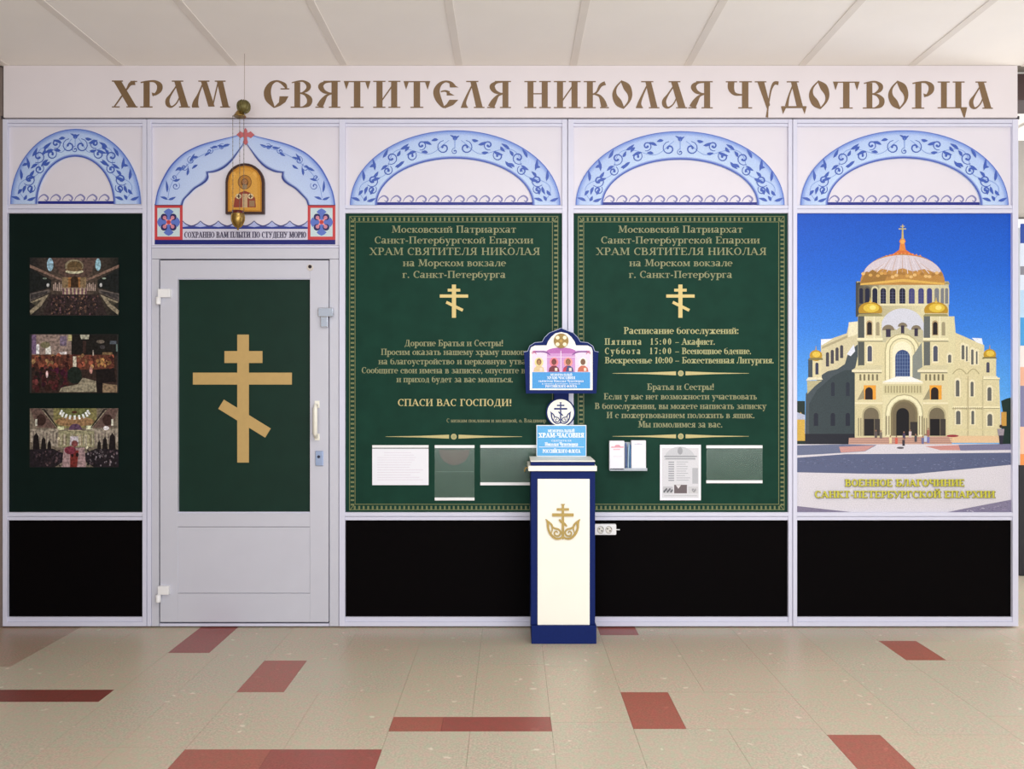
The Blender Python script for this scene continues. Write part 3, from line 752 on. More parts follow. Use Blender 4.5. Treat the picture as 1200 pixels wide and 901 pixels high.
mb = MB(); mb.prism(archout(264.2, 309.4, 191.2, 250.5), IDp, WALL); obj('frame', mb, mat('icon_frame', (58, 30, 24), .4), ic)
pr = Print(IDp, (0, 0, 1)); g = (206, 150, 62)
pr.arch(267, 306.6, 194, 248, (180, 122, 42)); pr.up(); pr.arch(268.8, 304.8, 196, 246.4, g); pr.up()
for i in range(9): pr.ell(274 + (i % 3) * 12, 206 + (i // 3) * 14, 3, 5, (222, 170, 84), n=10)
pr.up(); pr.arch(272.5, 301.5, 200, 243.5, (214, 160, 74)); pr.up()
pr.ell(286.8, 213.4, 8.2, 8.6, (128, 86, 44)); pr.up(); pr.ell(286.8, 213.4, 7.2, 7.6, (176, 122, 56)); pr.up()
pr.poly([(273.5, 243), (275, 232), (280, 226), (286.8, 223.5), (293.5, 226), (299, 232), (300, 243)], (142, 66, 52)); pr.up()
pr.poly([(284, 243), (284, 227), (290, 227), (290, 243)], (196, 166, 128)); pr.up()
for x in (279.6, 293.6): pr.ell(x, 230, 3.4, 3.2, (216, 196, 158), n=10)
pr.up()
for x in (279.6, 293.6): pr.rect(x - .6, 227.6, x + .6, 232.4, (60, 40, 34)); pr.rect(x - 2.2, 229.4, x + 2.2, 230.6, (60, 40, 34))
pr.rect(292, 235, 298.5, 242, (150, 120, 90)); pr.ell(286.8, 214, 4.1, 5, (92, 56, 34)); pr.up(); pr.ell(286.8, 213.2, 3, 3.4, (170, 120, 78)); pr.up()
pr.ell(286.8, 218.6, 3, 3.2, (150, 130, 104), n=12); pr.ell(285.6, 212.6, .5, .4, (40, 25, 20), n=6); pr.ell(288, 212.6, .5, .4, (40, 25, 20), n=6)
pr.rect(286.6, 212.8, 287, 214.6, (110, 70, 44)); pr.stroke([(285.4, 216.2), (286.8, 216.6), (288.2, 216.2)], .4, (90, 40, 30))
obj('saint_picture', pr, GLOSS, ic)

# ------------------------------------------------------------------ hanging oil lamp
LD = 4.2
lp = thing('hanging_oil_lamp', (X(280, LD), LD, Z(268, LD)), 'small brass oil lamp hung on thin chains before the icon', 'lamp')
bx, by, bz = P(285.5, 125, LD)
mb = MB(); n = 12; prof = [(.034 * math.sin(math.pi * i / n) + .0001, -.034 * math.cos(math.pi * i / n)) for i in range(n + 1)]
mb.lathe((bx, by, bz), prof, 16)
for k in range(10):
    a = 2 * math.pi * k / 10; mb.tube([(bx + .0345 * math.cos(a) * math.sin(q), by + .0345 * math.sin(a) * math.sin(q), bz + .0345 * math.cos(q)) for q in [i * math.pi / 8 for i in range(1, 8)]], .003, 5)
obj('openwork_ball', mb, mat('aged_brass', (112, 104, 62), .4, .6, .4, 90, bump=.5), lp)
mb = MB(); mb.tube([(bx + .004, LD, bz + .03), (bx + .005, LD, ZC + .001)], .0012, 6); obj('cord', mb, mat('cord', (150, 130, 120), .6), lp)
hx, _, hz = P(281, 133, LD)
mb = MB(); mb.lathe((hx, LD, hz), [(.0001, .02), (.012, .016), (.022, .002), (.03, -.012), (.034, -.016), (.03, -.018), (.0001, -.004)], 14)
mb.tube([(hx, LD, hz + .015), (bx - .01, LD, bz - .02)], .004, 6); obj('chain_crown', mb, M_brass, lp)
lx, _, lz = P(278.8, 268, LD)
for k, (x, y) in enumerate(((273.4, -.01), (279.2, .028), (287.0, -.02))):
    mb = MB(); x2 = {0: 273.6, 1: 279.2, 2: 285.2}[k]
    top = (X(x, LD), LD + y * .8, Z(136, LD)); bot = (X(x2 if k != 2 else 287, LD), LD + y * .8, Z(250, LD))
    m = 46
    for i in range(m):
        a = [top[j] + (bot[j] - top[j]) * i / m for j in range(3)]; b = [top[j] + (bot[j] - top[j]) * (i + .85) / m for j in range(3)]
        mb.tube([tuple(a), tuple(b)], .0013 if i % 2 else .0019, 4)
    obj('chain', mb, mat('chain_metal', (110, 98, 84), .4, .6), lp)
mb = MB(); mb.lathe((lx, LD, lz), [(.0001, -.008), (.006, -.006), (.004, .003), (.012, .008), (.024, .022), (.033, .045), (.034, .062), (.03, .072), (.034, .078), (.03, .079), (.026, .068), (.0001, .02)], 20)
for k in range(8):
    a = 2 * math.pi * k / 8; mb.tube([(lx + r * math.cos(a), LD + r * math.sin(a), lz + zz) for r, zz in ((.013, .008), (.026, .022), (.035, .045), (.036, .062), (.033, .074))], .0022, 5)
obj('lamp_bowl', mb, M_brass, lp)
mb = MB(); mb.lathe((lx, LD, lz), [(.0001, .03), (.024, .05), (.026, .075), (.031, .094), (.029, .094), (.024, .076), (.0001, .05)], 20); obj('glass_cup', mb, mat('red_glass', (88, 28, 26), .15), lp, label='dark red glass cup')
mb = MB(); mb.tube([(X(287, LD), LD - .016, Z(250, LD)), (lx + .03, LD - .012, lz + .075)], .0014, 5); obj('hook', mb, M_brass, lp)
mb = MB(); mb.tube([(X(273.6, LD), LD - .008, Z(250, LD)), (lx - .031, LD - .006, lz + .075)], .0014, 5); obj('hook', mb, M_brass, lp)

# ------------------------------------------------------------------ door
door = thing('door_1', (X(286), WALL, 0), None, None, kind='structure')


def dbox(name, x0, x1, y0, y1, d0, d1, m, parent=None, bev=.0015, label=None):
    mb = MB(); mb.box(X(x0, d0), X(x1, d0), d0, d1, max(0, Z(y1, d0)), Z(y0, d0), bev); return obj(name, mb, m, parent or door, label=label)


dbox('door_frame', 177.6, 186.3, 303.6, 733.8, 4.366, 4.4, M_door)
dbox('door_frame', 386.2, 396.8, 303.6, 733.8, 4.366, 4.4, M_door)
dbox('door_header', 177.6, 396.8, 287.8, 290.3, 4.362, 4.4, M_frame)
dbox('door_header', 177.6, 396.8, 290.6, 303.2, 4.366, 4.4, M_door)
dbox('threshold', 187, 385.6, 730.6, 733.8, 4.366, 4.4, M_frame)
mb = MB(); mb.pbox(186, 387, 303, 731, 4.392, 4.4); obj('painted_gap_shade', mb, M_shadow, door)  # sheet coloured dark for the shade round the door leaf
# leaf: stiles and rails round the glazing, lower panel
dd = 4.36
dbox('stile', 187.6, 208.2, 305, 728.8, dd, 4.39, M_door); dbox('stile', 363.2, 385, 305, 728.8, dd, 4.39, M_door)
dbox('top_rail', 208.2, 363.2, 305, 326, dd, 4.39, M_door, bev=0); dbox('middle_rail', 208.2, 363.2, 601.3, 617, dd, 4.39, M_door, bev=0)
dbox('lower_panel', 208.2, 363.2, 617.5, 694.8, dd + .003, 4.39, M_door, bev=.001); dbox('kick_rail', 208.2, 363.2, 695.4, 728.8, dd + .0005, 4.39, M_door, bev=.0015)
pan = dbox('green_pane', 207.5, 364, 325.5, 601.8, WALL, 4.39, mat('door_green', (16, 46, 36), .5, 0, .2, 9, spec=.2), bev=0)
for a in ((208.2, 363.2, 326, 327.4), (208.2, 363.2, 599.8, 601.3)): dbox('glazing_bead', *a, dd + .006, 4.385, M_frame, bev=0)
pr = MB(); CD = WALL - .0035; tan = mat('gold_film', (190, 158, 98), .45, 0, .08, 30)


def cross3(name, parent, cx, vw, y0, y1, b1, b2, sl, d, m, sw):
    mb = MB(); mb.pbox(cx - vw / 2, cx + vw / 2, y0, y1, d, d + .003)
    mb.pbox(b1[0], b1[1], b1[2], b1[3], d + .0001, d + .003); mb.pbox(b2[0], b2[1], b2[2], b2[3], d + .0001, d + .003)
    (ax, ay), (bx2, by2) = sl; l = math.hypot(bx2 - ax, by2 - ay); nx, ny = -(by2 - ay) / l * sw / 2, (bx2 - ax) / l * sw / 2
    mb.prism([(ax + nx, ay + ny), (bx2 + nx, by2 + ny), (bx2 - nx, by2 - ny), (ax - nx, ay - ny)], d + .0002, d + .003)
    return obj(name, mb, m, parent)


cross3('cross', door, 284.8, 13.6, 392, 542, (263, 307.5, 411.3, 425.3), (226, 342, 436.6, 450.6), ((259, 473.6), (314, 507.4)), CD, tan, 12.6)
# hardware
for y0 in (338.4, 687.2):
    hg = dbox('hinge', 184.6, 199 if y0 < 400 else 197.4, y0, y0 + 9.8, 4.336, 4.366, M_white, bev=.003)
    mb = MB(); c = P(185.6, y0 + 18.5, 4.345); mb.lathe((c[0], 4.345, c[2]), [(.0001, 0), (.013, .001), (.014, .004), (.014, .042), (.0001, .043)], 14); obj('hinge_barrel', mb, M_white, hg)
lt = dbox('latch', 372.5, 390, 360.5, 371, 4.342, 4.361, M_chrome, bev=.003)
dbox('latch_case', 375.5, 384, 371, 383.2, 4.338, 4.361, M_chrome, lt, bev=.003); mb = MB(); c = P(389, 368.5, 4.34); mb.ycyl(c, .01, 4.33, 4.345, 12); obj('latch_knob', mb, M_chrome, lt)
hd = bpy.data.objects.new('handle', None)
mb = MB(); c0 = P(371.5, 474, dd); c1 = P(371.5, 512, dd)
mb.tube([(c0[0], dd, c0[2]), (c0[0], dd - .03, c0[2] - .004), (c0[0], dd - .045, c0[2] - .02), (c0[0], dd - .045, c1[2] + .02), (c0[0], dd - .03, c1[2] + .004), (c0[0], dd, c1[2])], [.009, .011, .013, .013, .011, .009], 10)
mb.pbox(368.6, 374.4, 469.6, 478, dd - .004, dd + .001, .001); mb.pbox(368.6, 374.4, 508, 516, dd - .004, dd + .001, .001)
obj('handle', mb, mat('handle_white', (242, 240, 228), .3), door)
lk = dbox('lock', 369.4, 378.6, 528.4, 545.8, dd - .008, dd + .001, mat('lock_steel', (150, 165, 195), .35, .6), bev=.003)
mb = MB(); c = P(374, 535, dd); mb.ycyl(c, .008, dd - .012, dd - .007, 12); obj('keyhole', mb, mat('keyhole_dark', (30, 35, 60), .4), lk)
mb = MB(); c = P(363.5, 313.5, dd); mb.ycyl(c, .018, dd - .004, dd + .001, 16); ph = obj('peephole', mb, mat('peephole_ring', (205, 196, 190), .3), door)
mb = MB(); c = P(363.5, 312.6, dd); mb.ycyl(c, .010, dd - .006, dd - .003, 12); obj('peephole_lens', mb, mat('peephole_dark', (45, 32, 34), .2), ph)

# ------------------------------------------------------------------ dark panel with three photographs
mb = MB(); mb.pbox(7.6, 167.4, 248.8, 601, WALL, 4.399)
obj('dark_panel', mb, M_dark, label='plain dark green panel beside the door, behind the three photographs', cat='panel')


def photo(y0, y1, label, draw):
    t = thing('photograph', (X(87), WALL, Z(y1)), label, 'photograph', 'photographs on the dark panel')
    mb = MB(); mb.pbox(34.8, 138.6, y0, y1, WALL - .003, WALL - .0005); obj('print_sheet', mb, mat('photo_sheet', (30, 30, 30), .4), t)
    pr = Print(WALL - .003); draw(pr); obj('picture', pr, PHOTO, t)


def crowd(pr, x0, x1, y0, y1, n, cols, r0=.8, r1=1.8):
    for i in range(n):
        y = y0 + (y1 - y0) * (i / n); r = R.uniform(r0, r1); c = R.choice(cols); q = R.uniform(.7, 1.25)
        pr.ell(R.uniform(x0, x1), y, r, r * 1.3, tuple(min(255, v * q) for v in c), n=6)
        if i % max(1, n // 8) == 0: pr.up()


def ph1(pr):
    # long nave looking to the sanctuary, galleries either side
    pr.tf = (30, 295, 10.01); x0, x1, y0, y1 = 48, 1087, 72, 745
    pr.hrect(x0, y0, (x0 + x1) / 2, y1, (30, 30, 32), (92, 78, 68)); pr.hrect((x0 + x1) / 2, y0, x1, y1, (92, 78, 68), (28, 30, 28)); pr.up()
    pr.poly([(300, 72), (850, 72), (740, 300), (430, 300)], (86, 68, 62)); pr.up()
    pr.ell(570, 170, 110, 80, (138, 128, 104)); pr.up(); pr.ell(575, 170, 90, 60, (96, 78, 52)); pr.up(); pr.ell(572, 232, 105, 26, (205, 200, 170)); pr.up(); pr.ell(572, 205, 100, 26, (112, 92, 66)); pr.up()
    pr.ell(288, 150, 38, 78, (150, 185, 205)); pr.ell(850, 150, 32, 72, (150, 190, 205)); pr.up()
    for sg, cx in ((1, 0), (-1, 1145)):
        m = lambda x, y: (cx + sg * x, y)
        pr.poly([m(50, 150), m(430, 320), m(430, 345), m(50, 185)], (128, 104, 92)); pr.poly([m(50, 200), m(300, 330), m(300, 420), m(50, 480)], (26, 30, 30))
        pr.poly([m(50, 490), m(280, 440), m(290, 475), m(50, 580)], (96, 88, 84)); pr.poly([m(50, 590), m(270, 500), m(180, 640), m(60, 740), m(48, 690), m(130, 620)], (140, 130, 110))
        pr.poly([m(60, 500), m(260, 458), m(250, 490), m(60, 560)], (62, 58, 58)); pr.up()
        pr.poly([m(70, 600), m(190, 560), m(120, 640)], (70, 66, 56)); pr.up()
        for i in range(6): q = m(330 + i * 22, 395); pr.arch(q[0] - 7, q[0] + 7, 380 - (i % 2) * 20, 460, (170, 150, 140))
        q = m(465, 315); pr.ell(q[0], q[1], 24, 14, (225, 205, 185)); q = m(262, 390); pr.ell(q[0], q[1], 16, 22, (205, 205, 205)); q = m(225, 312); pr.ell(q[0], q[1], 24, 10, (150, 165, 150))
    pr.up(); pr.rect(430, 300, 710, 500, (132, 112, 84)); pr.up(); pr.rect(500, 300, 640, 440, (150, 104, 62)); pr.up(); pr.arch(530, 620, 285, 420, (58, 42, 30)); pr.up()
    pr.rect(430, 420, 720, 520, (140, 122, 110)); pr.up()
    for i in range(13): pr.rect(438 + i * 22, 430, 450 + i * 22, 515, (196, 178, 150) if i % 2 else (110, 70, 90))
    pr.up(); pr.poly([(290, 500), (860, 500), (960, 745), (200, 745)], (50, 40, 40)); pr.up()
    crowd(pr, 300, 850, 520, 735, 220, [(80, 58, 52), (40, 30, 34), (110, 84, 70), (30, 26, 30), (96, 70, 76)], 7, 13)


def ph2(pr):
    pr.tf = (30, 385, 10.43); x0, x1, y0, y1 = 75, 1120, 72, 785
    pr.rect(x0, y0, x1, y1, (52, 38, 34)); pr.up(); pr.rect(x0, y0, 560, 320, (142, 124, 116)); pr.rect(560, y0, x1, 330, (28, 26, 24)); pr.up()
    pr.rect(75, 75, 130, 310, (112, 92, 122)); pr.arch(130, 168, 190, 310, (225, 225, 228)); pr.arch(245, 310, 200, 310, (228, 226, 220)); pr.ell(240, 200, 60, 40, (118, 112, 86)); pr.rect(420, 90, 500, 210, (120, 106, 128)); pr.rect(415, 284, 505, 312, (220, 214, 216)); pr.rect(520, 75, 565, 150, (176, 168, 120))
    pr.poly([(665, 75), (780, 75), (770, 130), (680, 130)], (170, 168, 150)); pr.ell(915, 160, 50, 22, (110, 100, 90)); pr.ell(940, 225, 32, 26, (64, 60, 62)); pr.rect(1030, 150, 1110, 190, (86, 94, 104)); pr.rect(1105, 190, 1125, 280, (92, 110, 106)); pr.rect(940, 290, 1060, 340, (120, 98, 70)); pr.rect(700, 150, 740, 300, (56, 40, 36)); pr.up()
    pr.rect(x0, 320, 1080, 500, (96, 56, 44)); pr.up()
    crowd(pr, 90, 1060, 330, 480, 90, [(150, 84, 64), (112, 60, 46), (60, 30, 28), (150, 118, 80), (90, 54, 44)], 16, 30)
    pr.up(); crowd(pr, 90, 520, 480, 740, 80, [(70, 28, 32), (52, 30, 26), (96, 48, 48), (36, 28, 26), (60, 20, 40)], 18, 36)
    pr.up(); pr.rect(580, 340, 622, 480, (205, 198, 180)); pr.ell(600, 570, 90, 105, (26, 36, 30)); pr.up(); pr.ell(262, 560, 14, 44, (220, 190, 190)); pr.ell(800, 510, 18, 44, (190, 140, 130)); pr.rect(820, 262, 834, 330, (170, 160, 150))
    pr.poly([(700, 600), (860, 640), (870, 775), (410, 775), (440, 720), (640, 680)], (146, 138, 118)); pr.up(); pr.poly([(860, 500), (1080, 480), (1110, 650), (940, 660), (935, 785), (870, 785)], (24, 18, 18)); pr.up(); pr.poly([(945, 670), (1120, 690), (1120, 780), (940, 780)], (136, 116, 92)); pr.up()
    crowd(pr, 870, 1080, 380, 470, 25, [(170, 128, 78), (120, 90, 56), (90, 50, 40)], 12, 24)


def ph3(pr):
    pr.tf = (30, 470, 10.43); x0, x1, y0, y1 = 52, 1130, 88, 805
    pr.rect(x0, y0, x1, y1, (120, 110, 96)); pr.up(); pr.rect(340, y0, 870, 330, (128, 122, 80)); pr.up(); pr.ell(600, 90, 190, 150, (104, 108, 66), 180, 360); pr.ell(600, 250, 240, 60, (150, 118, 84)); pr.up()
    for i in range(9):
        a = -75 + i * 18.75; x = 600 + 175 * math.sin(a * D2R); y = 125 + 85 * math.cos(a * D2R) - 10
        dx = 16 * math.sin(a * D2R); pr.stroke([(x - dx, y - 26), (x + dx, y + 26)], 25, (236, 240, 240))
    pr.ell(598, 135, 34, 16, (70, 40, 30)); pr.up()
    pr.rect(390, 310, 470, 350, (218, 220, 180)); pr.rect(740, 300, 820, 345, (216, 218, 190)); pr.arch(528, 690, 275, 350, (92, 68, 92)); pr.rect(520, 355, 690, 380, (205, 190, 160)); pr.up()
    for sg, cx in ((1, 0), (-1, 1190)):
        m = lambda x, y: (cx + sg * x, y)
        pr.poly([m(52, 90), m(180, 90), m(380, 330), m(140, 320)], (98, 78, 72)); pr.poly([m(190, 95), m(235, 95), m(395, 320), m(375, 330)], (40, 34, 32)); pr.poly([m(200, 110), m(215, 110), m(385, 325), m(380, 330)], (150, 140, 120))
        pr.up(); q = m(190, 230); pr.ell(q[0], q[1], 60, 70, (56, 38, 34)); pr.poly([m(60, 340), m(400, 340), m(400, 560), m(60, 500)], (156, 146, 132))
        q = m(130, 260); pr.rect(q[0] - 12, 220, q[0] + 12, 300, (205, 205, 190)); pr.up()
        for i in range(8): q = m(90 + i * 40, 400); pr.rect(q[0], 370 + (i % 3) * 12, q[0] + 12 * sg, 520, (112, 100, 94))
        pr.up()
        for x, y, s in ((130, 430, 44), (220, 470, 34), (290, 505, 26)): q = m(x, y); pr.poly([(q[0] - s, 600), (q[0] - s * .7, y), (q[0], y - s), (q[0] + s * .7, y), (q[0] + s, 600)], (26, 20, 22))
        pr.up(); pr.poly([m(52, 590), m(330, 580), m(470, 640), m(460, 740), m(360, 805), m(52, 805)], (32, 26, 32))
    pr.up(); pr.rect(400, 360, 840, 560, (150, 146, 116)); pr.up()
    for i in range(40): pr.rect(405 + i * 10.5, 400 + (i % 3) * 8, 411 + i * 10.5, 540, R.choice([(180, 172, 140), (110, 108, 84), (200, 190, 176), (120, 90, 80)]))
    pr.up(); pr.poly([(470, 570), (720, 570), (740, 805), (440, 805)], (160, 134, 136)); pr.up(); pr.poly([(545, 600), (650, 600), (630, 805), (545, 805)], (112, 44, 40)); pr.poly([(545, 430), (640, 430), (650, 540), (540, 540)], (196, 188, 196)); pr.up()
    pr.ell(600, 520, 40, 40, (120, 66, 66)); pr.ell(570, 655, 16, 28, (26, 16, 18)); pr.ell(632, 655, 16, 28, (26, 16, 18)); pr.ell(985, 330, 34, 26, (240, 236, 240)); pr.ell(400, 455, 16, 18, (220, 210, 180)); pr.ell(750, 565, 16, 18, (230, 224, 200)); pr.ell(545, 600, 70, 50, (120, 50, 66))
    crowd(pr, 90, 430, 610, 790, 90, [(60, 48, 56), (24, 20, 26), (84, 66, 70), (40, 32, 38)], 8, 15); crowd(pr, 760, 1120, 600, 790, 90, [(120, 112, 118), (24, 20, 26), (84, 70, 76), (40, 34, 38)], 8, 14)


photo(301.8, 369.6, 'dim photograph of a long church nave, topmost of the three on the dark panel', ph1)
photo(391.6, 460.4, 'photograph of a reddish crowd in a church, middle one on the dark panel', ph2)
photo(478.4, 547.4, 'brightest photograph, church crowd under a lit dome, lowest on the dark panel', ph3)

# ------------------------------------------------------------------ green notice boards
TXT = (136, 138, 98); GOLD = (196, 182, 124)


def green_board(x0, x1, label):
    t = thing('green_board', ((X(x0) + X(x1)) / 2, WALL, Z(600)), label, 'sign')
    mb = MB(); mb.pbox(x0 - .6, x1 + .6, 249, 601, WALL, 4.399); obj('panel', mb, M_green, t)
    pr = Print(WALL); a, b, c, d = x0 + 5, x1 - 4.6, 253.2, 597.6; w_ = 6.4; col = (112, 118, 74)
    for k, ww in ((0, .8), (w_, .8)):
        pr.rect(a + k, c + k, b - k, c + k + ww, col); pr.rect(a + k, d - k - ww, b - k, d - k, col); pr.rect(a + k, c + k, a + k + ww, d - k, col); pr.rect(b - k - ww, c + k, b - k, d - k, col)
    n = int((b - a - 2 * w_) / 5.2)
    for i in range(n + 1):
        x = a + w_ + (b - a - 2 * w_) * i / n
        for yy in (c, d - w_): pr.rect(x - 1.1, yy + 1.6, x + 1.1, yy + w_ - .6, col)
    n = int((d - c - 2 * w_) / 5.2)
    for i in range(n + 1):
        y = c + w_ + (d - c - 2 * w_) * i / n
        for xx in (a, b - w_): pr.rect(xx + 1.6, y - 1.1, xx + w_ - .6, y + 1.1, col)
    for xx, yy in ((a, c), (b - w_, c), (a, d - w_), (b - w_, d - w_)):
        f = 1 if (xx == a) == (yy == c) else -1
        pr.stroke([(xx + .6, yy + (w_ - w_ * f) / 2 + .3), (xx + w_ - .6, yy + (w_ + w_ * f) / 2)], .9, col)
    obj('border', pr, INK, t, kind='stuff')
    return t


def line(t, s, x0, x1, base, cap=7.7, col=TXT, extra=0, **kw):
    pr = Print(WALL); text(pr, s, x0, x1, base, cap, col, extra=extra, **kw); obj('text_line', pr, INK, t, kind='stuff')


def divider(t, cx, y, hw):
    pr = Print(WALL)
    for sg in (-1, 1): pr.poly([(cx + sg * 5.6, y - 2.3), (cx + sg * hw * .5, y - .9), (cx + sg * hw, y - .15), (cx + sg * hw, y + .15), (cx + sg * hw * .5, y + .9), (cx + sg * 5.6, y + 2.3)], GOLD)
    pr.ell(cx, y, 3.4, 3.4, (186, 176, 120)); pr.up(); pr.ell(cx, y, 2.2, 2.2, (158, 158, 108)); obj('divider', pr, INK, t)


def header(t, ox):
    line(t, 'Московский Патриархат', 459 + ox, 605 + ox, 272.6, 8.2); line(t, 'Санкт-Петербургской Епархии', 438.7 + ox, 625 + ox, 285.3, 8.2)
    line(t, 'ХРАМ СВЯТИТЕЛЯ НИКОЛАЯ', 432.6 + ox, 633 + ox, 298.8, 8.6); line(t, 'на Морском вокзале', 472 + ox, 593 + ox, 312, 8.2); line(t, 'г. Санкт-Петербурга', 471.5 + ox, 593 + ox, 325.6, 8.2)
    cx = 532 + ox
    cross3('cross', t, cx, 4.8, 333.4, 372.3, (cx - 7.3, cx + 7.3, 338.3, 341.6), (cx - 16.6, cx + 16.6, 345, 348.7), ((cx - 9, 354), (cx + 10.4, 363.6)), WALL - .002, mat('cross_gold', (214, 192, 122), .45), 3.4)


gl = green_board(404.3, 658.8, 'green board asking brethren for donations, with thanks in large capital letters')
header(gl, 0)
line(gl, 'Дорогие Братья и Сестры!', 474, 590, 405.6, 7.5); line(gl, 'Просим оказать нашему храму помощь', 446.4, 622, 415.9, 7.3); line(gl, 'на благоустройство и церковную утварь.', 443.5, 629, 426.9, 7.3)
line(gl, 'Сообщите свои имена в записке, опустите в ящик,', 423.7, 644, 437.4, 7.3); line(gl, 'и приход будет за вас молиться.', 464.7, 601.4, 447.9, 7.3)
line(gl, 'СПАСИ ВАС ГОСПОДИ!', 466, 600, 475.7, 8.2, GOLD); line(gl, 'С низким поклоном и молитвой, о. Владимир', 523.3, 640, 494.9, 4.6, (138, 138, 98), T=.16)
divider(gl, 531.8, 511.6, 80)
gr = green_board(672.2, 924, 'green board with the timetable of services between two gold dividers')
header(gr, 265.4)
line(gr, 'Расписание богослужений:', 730.9, 865.9, 391.2, 8, (172, 170, 118))
for a, b, x, y in (('Пятница  15:00', '– Акафист.', 838, 403.9), ('Суббота  17:00', '– Всенощное бдение.', 880.5, 414.9), ('Воскресенье 10:00', '– Божественная Литургия.', 907, 425.7)):
    line(gr, a, 708.8, 788.5, y, 7.5, (166, 166, 116), extra=(.3 if len(a) < 16 else 0)); line(gr, b, 791, x, y, 7.5, (166, 166, 116))
divider(gr, 797.8, 437.4, 80); divider(gr, 797.8, 511.2, 80)
line(gr, 'Братья и Сестры!', 758.4, 837, 456.9, 7.5); line(gr, 'Если у вас нет возможности участвовать', 707.6, 887, 468, 7.3); line(gr, 'В богослужении, вы можете написать записку', 697, 898, 479.2, 7.3)
line(gr, 'И с пожертвованием положить в ящик.', 710.8, 884.6, 489.9, 7.3); line(gr, 'Мы помолимся за вас.', 747.9, 846.8, 500.8, 7.5)

# ------------------------------------------------------------------ notices on the boards
ND = WALL - .004


def strip(t, x0, x1, y0, y1, d=ND - .002):
    mb = MB(); mb.pbox(x0, x1, y0, y1, d, WALL - .0005, .0006); obj('holder_strip', mb, M_white, t)


t = thing('notice_sheet', (X(469), WALL, Z(568.5)), 'blank-looking white paper sheet in a holder beside the sleeve with red half-disc', 'notice')
mb = MB(); mb.pbox(436.2, 502.2, 525.6, 568.4, ND, WALL - .001); obj('paper', mb, M_paper, t); strip(t, 436.2, 502.2, 521.6, 524.6)
mb = MB(); mb.pbox(436.2, 502.2, 524.8, 525.8, ND - .001, WALL - .0005); obj('holder_edge', mb, mat('grey_edge', (140, 146, 146), .5), t)
pr = Print(ND)
for i in range(12): pr.rect(442 + (8 if i < 2 else 0), 530 + i * 2.9, 442 + R.uniform(38, 54), 530.5 + i * 2.9, (222, 214, 228))
obj('print', pr, INK, t, kind='stuff')


def sleeve(x0, x1, y0, y1, label, red=False):
    t = thing('clear_sleeve', ((X(x0) + X(x1)) / 2, WALL, Z(y1)), label, 'holder')
    mb = MB(); mb.pbox(x0, x1, y0 + 2, y1 - 2, ND, ND + .0015); obj('clear_sheet', mb, M_clear, t)
    strip(t, x0, x1, y0, y0 + 3.4); strip(t, x0, x1, y1 - 3.4, y1)
    if red:
        pr = Print(WALL - .001); pr.ell(532.5, 527, 18, 18, (120, 52, 56), 180, 360); pr.up()
        for i in range(4): pr.stroke([(517 + i, 530 + i * 3.4), (532, 532 + i * 3.4), (548 - i, 530 + i * 3.4)], .7, (150, 74, 76), smooth=3)
        pr.rect(510, 552.3, 555.4, 553, (116, 136, 128)); obj('red_crescent', pr, INK, t)
    return t


sleeve(509.4, 556, 521.6, 586.4, 'empty clear sleeve with a red half-disc at its top', True)
sleeve(562.8, 634, 521.4, 568.6, 'empty clear sleeve partly hidden behind the blue stand')
sleeve(827.8, 893.6, 521.8, 566.2, 'empty wide clear sleeve beside the printed notice below the timetable')
t = thing('notice_poster', (X(797), WALL, Z(586)), 'white notice with grey print and small pictures below the timetable', 'notice')
mb = MB(); mb.pbox(773.4, 821.4, 521.2, 586.2, ND, WALL - .001); obj('paper', mb, M_paper, t)
pr = Print(ND, (700, 500, 6)); pr.rect(455, 150, 712, 500, (216, 216, 222)); pr.up(); pr.ell(580, 235, 110, 95, (198, 200, 206), 0, 180); pr.ell(582, 170, 18, 26, (160, 162, 168)); pr.rect(470, 205, 700, 212, (140, 142, 148)); pr.rect(480, 222, 690, 228, (150, 152, 158)); pr.up()
for i in range(9):
    y = 245 + i * 16; pr.rect(500, y, 540, y + 8, (150, 152, 160)); pr.rect(556, y, 556 + R.uniform(60, 100), y + 5, (176, 178, 186))
pr.rect(668, 290, 708, 400, (180, 182, 188)); pr.rect(462, 420, 530, 468, (190, 190, 196)); pr.rect(540, 408, 630, 468, (104, 92, 96)); pr.rect(640, 420, 708, 468, (202, 202, 206)); pr.up()
for i in range(8): pr.ell(470 + i * 8, 455 - (i % 3) * 8, 6, 9, (96, 96, 104), n=7); pr.ell(690 - (i % 4) * 7, 440 + (i % 3) * 8, 5, 6, (150, 150, 156), n=7)
pr.poly([(552, 410), (588, 410), (570, 436)], (222, 220, 224)); pr.rect(470, 482, 700, 487, (186, 188, 194)); obj('print', pr, INK, t, kind='stuff')
# leaflet box with cards and pens
t = thing('leaflet_box', (X(736), WALL, Z(552)), 'small box with two stacks of white cards and blue pens between them', 'leaflet box')
BD = WALL - .055
mb = MB(); mb.pbox(714.6, 758.6, 548.5, 551.8, BD, WALL - .0005, .001); mb.pbox(716, 757, 518, 550, WALL - .006, WALL - .0005); obj('tray', mb, mat('clear_tray', (190, 200, 210), .2, trans=.75), t)
mb = MB(); mb.pbox(714.4, 731.6, 516.6, 550.6, BD, BD + .035, .001); c = obj('card_stack', mb, M_paper, t)
pr = Print(BD, (700, 500, 6)); pr.rect(98, 140, 184, 147, (220, 130, 150)); pr.ell(142, 136, 20, 10, (225, 160, 175)); pr.rect(112, 158, 160, 163, (226, 150, 165)); pr.rect(112, 205, 175, 208, (222, 218, 226)); pr.rect(112, 214, 165, 217, (224, 220, 228)); obj('print', pr, INK, c, kind='stuff')
mb = MB(); mb.pbox(740, 757, 516.2, 550.2, BD + .003, BD + .035, .001); c = obj('card_stack', mb, M_paper, t)
